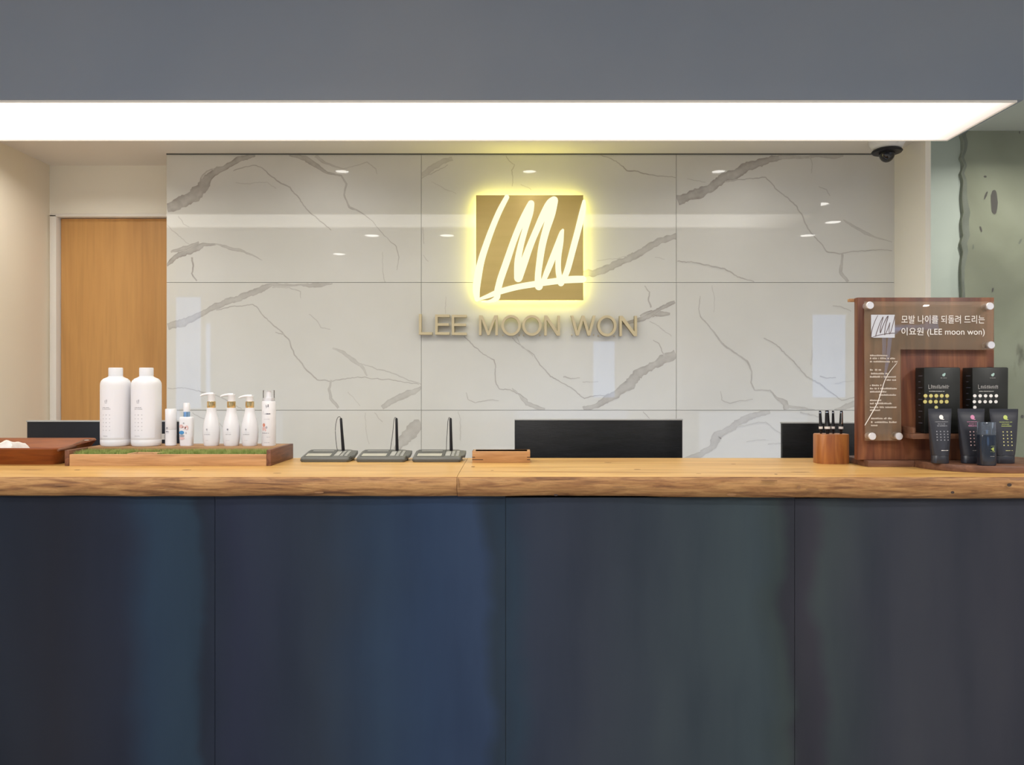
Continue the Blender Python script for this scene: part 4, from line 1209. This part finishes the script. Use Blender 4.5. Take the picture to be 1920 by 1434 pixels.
def stylus(px, dx, ctl, label):
    yy = YP0 + .085
    x = X(px, yy); zb = ZT + .0165 + .017 * .085 / pd
    o = empty('stylus_pen', label, 'pen', (x, yy, zb), 'black styluses in the signature pads')
    Hs = 62 * yy / F
    mb = MB(); mb.tube([(0, 0, .0012), (0, 0, .006), (dx * .5, 0, Hs * .5), (dx, 0, Hs - .004), (dx, 0, Hs)], [.0055, .0055, .0047, .0042, .0026], 16)
    mb.build('barrel', 'black', o, smooth=True)
    # cord: leaves the tip, arcs to the left and drops to the pad
    mb = MB(); P = [(dx, 0, Hs - .001)] + [(dx - c[0], 0, Hs + c[1]) for c in ctl]
    S2 = []
    for i in range(len(P) - 1):
        p0_, p1, p2, p3 = [Vector(P[max(0, min(len(P) - 1, i + k))]) for k in (-1, 0, 1, 2)]
        for k in range(6):
            t = k / 6; S2.append(.5 * ((2 * p1) + (-p0_ + p2) * t + (2 * p0_ - 5 * p1 + 4 * p2 - p3) * t * t + (-p0_ + 3 * p1 - 3 * p2 + p3) * t ** 3))
    S2.append(Vector(P[-1])); mb.tube([tuple(s) for s in S2], .0009, 8); mb.build('cord', 'black', o, smooth=True)
    return o
u = 2.61 / F
stylus(643.5, -.0075, [(3 * u, 2.5 * u), (7 * u, -1 * u), (10 * u, -14 * u), (10.5 * u, -28 * u), (9 * u, -46 * u), (7 * u, -60 * u)], 'black stylus with looped cord standing in the leftmost signature pad')
cs = []
for px, lab in ((666.5, 'grey signature pad, middle one of the three'), (771.5, 'grey signature pad, the one beside the wooden card box')):
    c = copy_tree(p0); c.location = (X(px, YP0), YP0, ZT); c['label'] = lab; cs.append(c)
stylus(744.5, -.002, [(3 * u, .5 * u), (5 * u, -7 * u), (6.5 * u, -24 * u), (9 * u, -42 * u), (11.5 * u, -60 * u)], 'black stylus standing in the middle signature pad')
stylus(846, -.002, [(3 * u, .5 * u), (5 * u, -6 * u), (6 * u, -22 * u), (7.5 * u, -42 * u), (8 * u, -60 * u)], 'black stylus standing in the signature pad beside the card box')

# ---- wooden card box
YC = onz(867.5, ZT); cx0, cx1 = X(885.5, YC), X(994, YC)
o = empty('card_box', 'small open wooden card box with dark corner splines on the counter', 'box', ((cx0 + cx1) / 2, YC, ZT))
w = cx1 - cx0; dC = .072; hC = .037
mb = MB(); t = .009
mb.box(-w / 2, w / 2, 0, t, 0, hC); mb.box(-w / 2, w / 2, dC - t, dC, 0, hC); mb.box(-w / 2, -w / 2 + t, t, dC - t, 0, hC); mb.box(w / 2 - t, w / 2, t, dC - t, 0, hC); mb.box(-w / 2 + t, w / 2 - t, t, dC - t, 0, hC - .006)
mb.build('body', 'maple', o, bevel=.0008)
for zz, l_ in ((.009, .035), (.017, .009)):
    mb = MB(); mb.box(-w / 2 - .0003, -w / 2 + l_, -.0003, .001, zz, zz + .0022); mb.build('corner_spline', 'knot', o)
    mb = MB(); mb.box(w / 2 - .010, w / 2 + .0003, -.0003, .001, zz, zz + .0022); mb.build('corner_spline', 'knot', o)

# ---- pen block and pens
YK = 2.50
kx = X(1565.5, YK - .03); kw = 61 * (YK - .01) / F; kh = .0945; kd = .075
o = empty('pen_block', 'rounded reddish wooden pen block left of the walnut board', 'pen holder', (kx, YK, ZT))
mb = MB(); flatbody(mb, kw, kd, [(.985, 0), (1, .002), (1, kh - .003), (.97, kh)], 56, 3.2)
mb.build('block', 'yew', o, smooth=True)
pens = [(-19, 0, 6.0, 43, 'leftmost black pen in the wooden pen block', 0), (-8, -.006, 9.2, 44, 'thickest black pen in the wooden pen block', 0), (4, 0, 5.5, 43, 'slim black pen third from the left in the pen block', 0), (17.5, -.004, 7.2, 43, 'rightmost black pen with silver clip in the pen block', 1)]
u = (YK - .02) / F
for dx, dy, wd, hh, lab, clip in pens:
    oo = empty('pen', lab, 'pen', (kx + dx * u, YK + dy, ZT + kh + .0006), 'black pens in the wooden block')
    r = wd * u / 2; Hn = hh * u
    mb = MB(); mb.lathe([(r * .62, 0), (r * .80, Hn * .16), (r * 1.1, Hn * .19), (r * 1.12, Hn * .34), (r, Hn * .36), (r * .9, Hn * .6), (r * .74, Hn * .95), (r * .6, Hn)], 28, c=(0, 0, 0)); mb.build('barrel', 'black', oo, smooth=True)
    mb = MB(); mb.lathe([(r * 1.17, Hn * .21), (r * 1.17, Hn * .31)], 28); mb.build('silver_band', 'print_white', oo, smooth=True)
    mb = MB(); mb.lathe([(r * .83, Hn * .90), (r * .81, Hn * .94)], 24); mb.build('cap_ring', 'chrome', oo, smooth=True)
    if clip:
        mb = MB(); mb.box(-r * .35, r * .35, -r * 1.15, -r * .9, Hn * .42, Hn * .92); mb.build('clip', 'chrome', oo, bevel=.0004)
    oo.rotation_euler = (0, math.radians({-19: 2.5, -8: 1.5, 4: 0.5, 17.5: -1.5}[dx] * -1), 0)

# ---- walnut display stand
YW = 2.40                            # front face of the board
bx0, bx1 = X(1608, YW), X(1864, YW)
bz1 = Z(557.5, YW)
ox = (bx0 + bx1) / 2
st = empty('display_stand', 'walnut display stand with clear acrylic notice, plinth, small shelf and round base', 'display stand', (ox, YW, ZT))
mb = MB(); mb.box(bx0 - ox, bx1 - ox, 0, .024, .020, bz1 - ZT); mb.build('back_board', 'walnut_v', st, bevel=.0015)
mb = MB(); mb.box(bx0 - ox - .012, bx1 - ox, .0245, .045, bz1 - ZT - .010, bz1 - ZT - .001); mb.build('top_ledge', 'beech', st, bevel=.001)
# plinth with the chamfered left corner
yq = onz(875.5, ZT) - YW
pl = [(X(1628, YW + yq) - ox, yq), (bx1 - ox, yq), (bx1 - ox, .15), (1.092 - ox, .15), (1.092 - ox, yq + .045)]
mb = MB(); mb.loft([[(x, y, 0) for x, y in pl], [(x, y, .0195) for x, y in pl]]); mb.build('plinth', 'walnut_x', st, bevel=.0015)
# round base in front
dcx_, dcy = X(1842, 2.37) - ox, -.005
rx_, ry_ = .205, .185
mb = MB(); ring0 = []; n = 72
for k in range(n):
    a = 2 * PI * k / n; c, s2 = math.cos(a), math.sin(a); p_ = 2.4
    ring0.append((dcx_ + rx_ * math.copysign(abs(c) ** (2 / p_), c), dcy + ry_ * math.copysign(abs(s2) ** (2 / p_), s2)))
ring0 = [(x, min(y, yq - .0008) if x < bx1 - ox + .001 else y) for x, y in ring0]
mb.loft([[(x, y, 0) for x, y in ring0], [(x, y, .0205) for x, y in ring0]]); mb.build('round_base', 'walnut_x', st, bevel=.0015)
# shelf holding the two cartons
sx0 = X(1711, 2.335) - ox; sx1 = X(1884, 2.335) - ox; sz = Z(813, 2.335) - ZT
mb = MB(); mb.box(sx0, sx1, -.067, -.0005, sz - .016, sz); mb.build('carton_shelf', 'walnut_x', st, bevel=.001)
mb = MB(); mb.box(sx0, sx0 + .008, -.067, -.0005, sz + .0003, sz + .020); mb.build('shelf_cheek', 'walnut_x', st, bevel=.001)
# acrylic notice
YA = YW - .020
ax = lambda px: X(px, YA) - ox
az = lambda py: Z(py, YA) - ZT
L6 = [(ax(1621), az(565)), (ax(1864), az(565)), (ax(1864), az(656)), (ax(1689), az(655)), (ax(1690), az(826)), (ax(1622), az(826))]
mb = MB(); mb._pr([(x, z) for x, z in L6], YA - YW, YA - YW + .004, 0); ac = mb.build('acrylic_panel', 'acrylic', st, bevel=.0006)
yt = YA - YW - .0006
# white logo square with dark script
mb = MB(); rect(mb, ax(1633), ax(1677.5), az(633), az(590), yt)
lg = mb.build('logo_square', mat('logo_pale', (.56, .57, .62, 1), .5), ac)
mb = MB()
for k, s_ in enumerate(strokes[:9]):
    pts = []
    for x, y, w in s_:
        fx, fz = (x - 553) / 840, (y - 191) / 821
        pts.append((ax(1633 + fx * 44), az(590.5 + fz * 42.5), max(.0016, w / 50 * .0021)))
    stroke_poly(mb, pts, yt - .0002 - .00002 * k)
mb.build('logo_script', mat('logo_ink', (.10, .06, .06, 1), .5), ac)
mb = MB(); put_text(mb, '모발 나이를 되돌려 드리는', ax(1690), ax(1846), az(606.5), az(591), yt, 0, .002)
put_text(mb, '이요원 (LEE moon won)', ax(1690), ax(1846), az(631), az(614), yt, 0, .002)
mb.build('lettering', 'print_white', ac)
mb = MB(); rnd = random.Random(21)
for (py, x0_, x1_) in [(666, 1631, 1664), (671.5, 1631, 1679), (677.5, 1631, 1683), (693, 1631, 1652), (700, 1631, 1665), (706, 1631, 1680), (712, 1662, 1680),
                       (722, 1631, 1655), (728, 1631, 1681), (734, 1631, 1662), (740, 1648, 1680), (750, 1631, 1652), (756, 1631, 1672), (763, 1631, 1681), (768.5, 1631, 1650), (784, 1633, 1672), (791, 1633, 1681), (797, 1633, 1645)]:
    small_print(mb, ax(x0_), ax(x1_), az(py + 1.8), .0052, yt, 0, dens=2.2, rnd=rnd)
mb.build('small_print', mat('print_faint', (.50, .43, .37, 1), .5), ac)
mb = MB(); stroke_poly(mb, [(ax(x), az(y), w) for x, y, w in [(1621.5, 797, .0022), (1632, 779, .0024), (1644, 757, .0024), (1652, 735, .0022), (1659, 713, .0019), (1668, 697, .0016), (1681, 681, .0012)]], yt - .0003)
mb.build('curved_line', 'print_white', ac)
for px, py in ((1629, 573), (1853, 574.5), (1855, 647), (1633, 817.5), (1683, 817.5)):
    mb = MB(); mb.lathe([(.0105, 0), (.0105, .022), (.0116, .0245), (.0116, .029), (.0106, .0305)], 28)
    mb.build('standoff', 'standoff', st, (X(px, YA) - ox, -.0003, az(py)), smooth=True, rot=(PI / 2, 0, 0))

# cartons on the shelf
def carton(pa, pb, ptop, label, dotm, layout):
    yf = 2.340; a, b = X(pa, yf), X(pb, yf); w = b - a; zt = Z(ptop, yf); zb = ZT + sz + .0006
    o = empty('product_carton', label, 'carton', ((a + b) / 2, yf, zb), 'black cartons on the stand shelf')
    h_ = zt - zb; d = .052
    mb = MB(); vs_t = .0
    mb.loft([[(-w / 2, 0, 0), (w / 2, 0, 0), (w / 2, d, 0), (-w / 2, d, 0)], [(-w / 2 - .0015, 0, h_), (w / 2 + .0015, 0, h_), (w / 2 + .0015, d, h_), (-w / 2 - .0015, d, h_)]])
    mb.build('carton_body', 'box_black', o, bevel=.0025)
    mb = MB(); mb.box(-w / 2 + .003, w / 2 - .003, .0012, .004, h_ + .0001, h_ + .0008); mb.box(-.005, .005, .001, .010, h_ + .0008, h_ + .0016); mb.build('lid_flap', 'box_black', o)
    mb = MB(); y = -.0005; rnd = random.Random(pa)
    zq = lambda py: Z(py, yf) - zb
    k = yf / F; c = 2.5 * k if pa < 1780 else 4 * k
    # emblem: leaf-like blot over a short line
    dot(mb, c, zq(703), .0046, .0042, y, 1, seg=7); dot(mb, c + .003, zq(701), .003, .0035, y - .0001, 1, seg=5); small_print(mb, c - .009, c + .009, zq(709), .0014, y, 2, rnd=rnd)
    # block title: an L, then dense strokes
    xt = -26 * k if pa < 1780 else -23 * k
    rect(mb, xt, xt + .0012, zq(729), zq(721), y, 2); rect(mb, xt, xt + .006, zq(729), zq(728), y, 2)
    x_ = xt + .008
    while x_ < xt + 38 * k:
        rect(mb, x_, x_ + .0012, zq(728.5), zq(728.5) + rnd.uniform(.006, .012), y, 2); 
        if rnd.random() < .6: zz = zq(728.5) + rnd.uniform(0, .010); rect(mb, x_, x_ + .0045, zz, zz + .0012, y, 2)
        x_ += .0036
    small_print(mb, xt + .002, xt + 30 * k, zq(734), .0016, y, 3, dens=3, rnd=rnd)
    for r_ in range(2):
        for q_ in range(5):
            cx_d = (-31.5 + 10.1 * q_ - r_ * .8) * k + (2 * k if pa > 1780 else 0); cz_d = zq(742 + r_ * 11)
            if dotm == 'gold':
                dot(mb, cx_d, cz_d, .0062, .0058, y, 5)
            dot(mb, cx_d, cz_d, .0054, .0050, y - .0002, 4)
            if r_ == 0: small_print(mb, cx_d - .003, cx_d + .003, cz_d - .0085, .0009, y, 2, rnd=rnd)
    cx_d = (-11.5 if dotm == 'gold' else -29.5) * k; dot(mb, cx_d, zq(763.5), .0054, .0050, y - .0002, 4)
    mb.build('print', ['print_dark', 'print_mint', 'print_dim', 'print_white', 'print_yellow' if dotm == 'gold' else 'print_white', 'print_gold'], o)
    # marks on the side face
    mb = MB()
    for kk in range(9):
        z_ = h_ * (.15 + .09 * kk)
        mb.quad([(-w / 2 - .0025, .008 + .01 * (kk % 2), z_), (-w / 2 - .0025, .030, z_), (-w / 2 - .0025, .030, z_ + .002), (-w / 2 - .0025, .008 + .01 * (kk % 2), z_ + .002)])
    mb.build('side_print', 'print_dark', o)
    return o
carton(1733.5, 1800, 689, 'black carton with two rows of yellow dots on the stand shelf', 'gold', 0)
carton(1824, 1890, 689, 'black carton with two rows of white dots on the stand shelf', 'white', 1)

# dark tubes
def squeeze(pa, pb, pt, yb, label, mi_name, dots, logo, txt):
    u = yb / F; w = (pb - pa) * u; cx_t = X((pa + pb) / 2, yb); zb = ZT + .0205 + .0004
    o = empty('cosmetic_tube', label, 'tube', (cx_t, yb, zb), 'dark cosmetic tubes on the round base')
    H = Z(pt, yb) - zb
    cw = w * .70
    mb = MB(); flatbody(mb, cw, .034, [(.94, 0), (1, .0015), (1, .0225), (.97, .0235)], 40, 2.3); mb.build('cap', 'tube_dark', o, smooth=True)
    rings = []; n = 44
    for t in (0, .05, .15, .3, .5, .7, .85, .93, .935, 1.0):
        z = .0238 + (H - .0238) * t
        ww = cw * 1.02 + (w - cw * 1.02) * min(1, t / .93) ** .9; dd = .034 * (1 - min(1, t / .93)) ** .75 + .0022
        pe = 2.3 + 2.5 * t
        rings.append([(ww / 2 * math.copysign(abs(math.cos(a)) ** (2 / pe), math.cos(a)), dd / 2 * math.copysign(abs(math.sin(a)) ** (2 / pe), math.sin(a)), z) for a in [2 * PI * k / n for k in range(n)]])
    mb = MB(); mb.loft(rings); mb.build('body', 'tube_dark', o, smooth=True)
    def sf(x, z):
        t = max(0, min(1, (z - .0238) / (H - .0238)))
        dd = .034 * (1 - min(1, t / .93)) ** .75 + .0022; ww = cw * 1.02 + (w - cw * 1.02) * min(1, t / .93) ** .9; pe = 2.3 + 2.5 * t
        c = min(.97, abs(x) / (ww / 2)); yy = dd / 2 * (1 - c ** pe) ** (1 / pe)
        return (x, -yy - .0006, z)
    mb = MB(); zq = lambda f_: H * f_; rnd = random.Random(pa); k = u
    c = logo * k
    dot(mb, c, zq(.845), .0062, .0066, 0, 0, sf, 14)
    rect(mb, c + .002, c + .0078, zq(.80), zq(.812), 0, 0, sf)
    small_print(mb, c - 12 * k, c + 12 * k, zq(.755), .0016, 0, 1, sf, dens=3, rnd=rnd)
    small_print(mb, c - 8 * k, c + 6 * k, zq(.715), .0020, 0, 1, sf, dens=2, rnd=rnd); small_print(mb, c - 9 * k, c + 10 * k, zq(.68), .0024, 0, 1, sf, dens=2.5, rnd=rnd)
    nc, nr, dxp, dzp, r_, z0 = dots
    for i in range(nc):
        for j in range(nr):
            dot(mb, c + (i - (nc - 1) / 2) * dxp * k + txt * k, zq(z0) - j * dzp * k, r_, r_, 0, 2, sf, 8)
    small_print(mb, c - 4 * k, c + 11 * k, zq(.235), .0018, 0, 3, sf, dens=2, rnd=rnd)
    mats = {'silver': ['print_white', 'print_silver', 'print_silver', 'print_white'], 'pink': ['print_pink', 'print_pink', 'print_rose', 'print_dim'], 'lime': ['print_lime', 'print_lime', 'print_yellow', 'print_yellow']}[mi_name]
    mb.build('print', mats, o)
    return o
squeeze(1740, 1784, 766, 2.295, 'dark tube with silver emblem and grey dots, left of the round base', 'silver', (4, 4, 6.8, 5.3, .0018, .585), 1, 0)
squeeze(1795, 1846, 766, 2.295, 'dark tube with pink emblem and pink dots, partly behind the small bottle', 'pink', (3, 5, 6.5, 6.2, .0019, .58), 1, 0)
squeeze(1855, 1909, 766.5, 2.295, 'dark tube with green emblem and lime dots at the right edge of the base', 'lime', (3, 5, 7.6, 6.2, .0019, .58), 1, 1)

# small dark bottle with clear cap
YS = 2.238; u = YS / F
zb = ZT + .0205 + .0004
o = empty('serum_bottle', 'small dark bottle with clear square cap and yellow-green mark in front of the tubes', 'bottle', (X(1849.5, YS), YS, zb))
w = 31 * u; H = Z(815, YS) - zb; Ht = Z(791, YS) - zb
mb = MB(); flatbody(mb, w, .034, [(.93, 0), (1, .003), (1, H - .003), (.95, H)], 44, 3.5); mb.build('body', 'serum_dark', o, smooth=True)
mb = MB(); mb.lathe([(.009, H), (.009, H + .012), (.004, H + .013), (.004, Ht - .010), (.008, Ht - .009), (.008, Ht - .004)], 28); mb.build('pump_nozzle', 'tube_dark', o, smooth=True)
mb = MB(); flatbody(mb, w * .93, .031, [(1, H + .0004), (1, Ht - .001), (.96, Ht)], 36, 5); mb.build('cap', 'clear_cap', o, smooth=True)
mb = MB(); y = -.0175; c = 5 * u
for a, b, c0, d0 in [(-.0045, -.0015, .0, .008), (-.0045, .004, .0, .0026), (-.0045, .004, .0056, .008), (-.001, .002, .003, .005)]:
    rect(mb, c + a, c + b, H * .50 + c0, H * .50 + d0, y)
small_print(mb, c - .006, c + .006, H * .455, .0014, y, dens=3); small_print(mb, c - .005, c + .005, H * .635, .0009, y)
mb.build('print', 'print_lime', o)
mb = MB(); small_print(mb, c - .007, c + .005, H * .30, .0012, y); mb.build('small_print', 'print_dim', o)
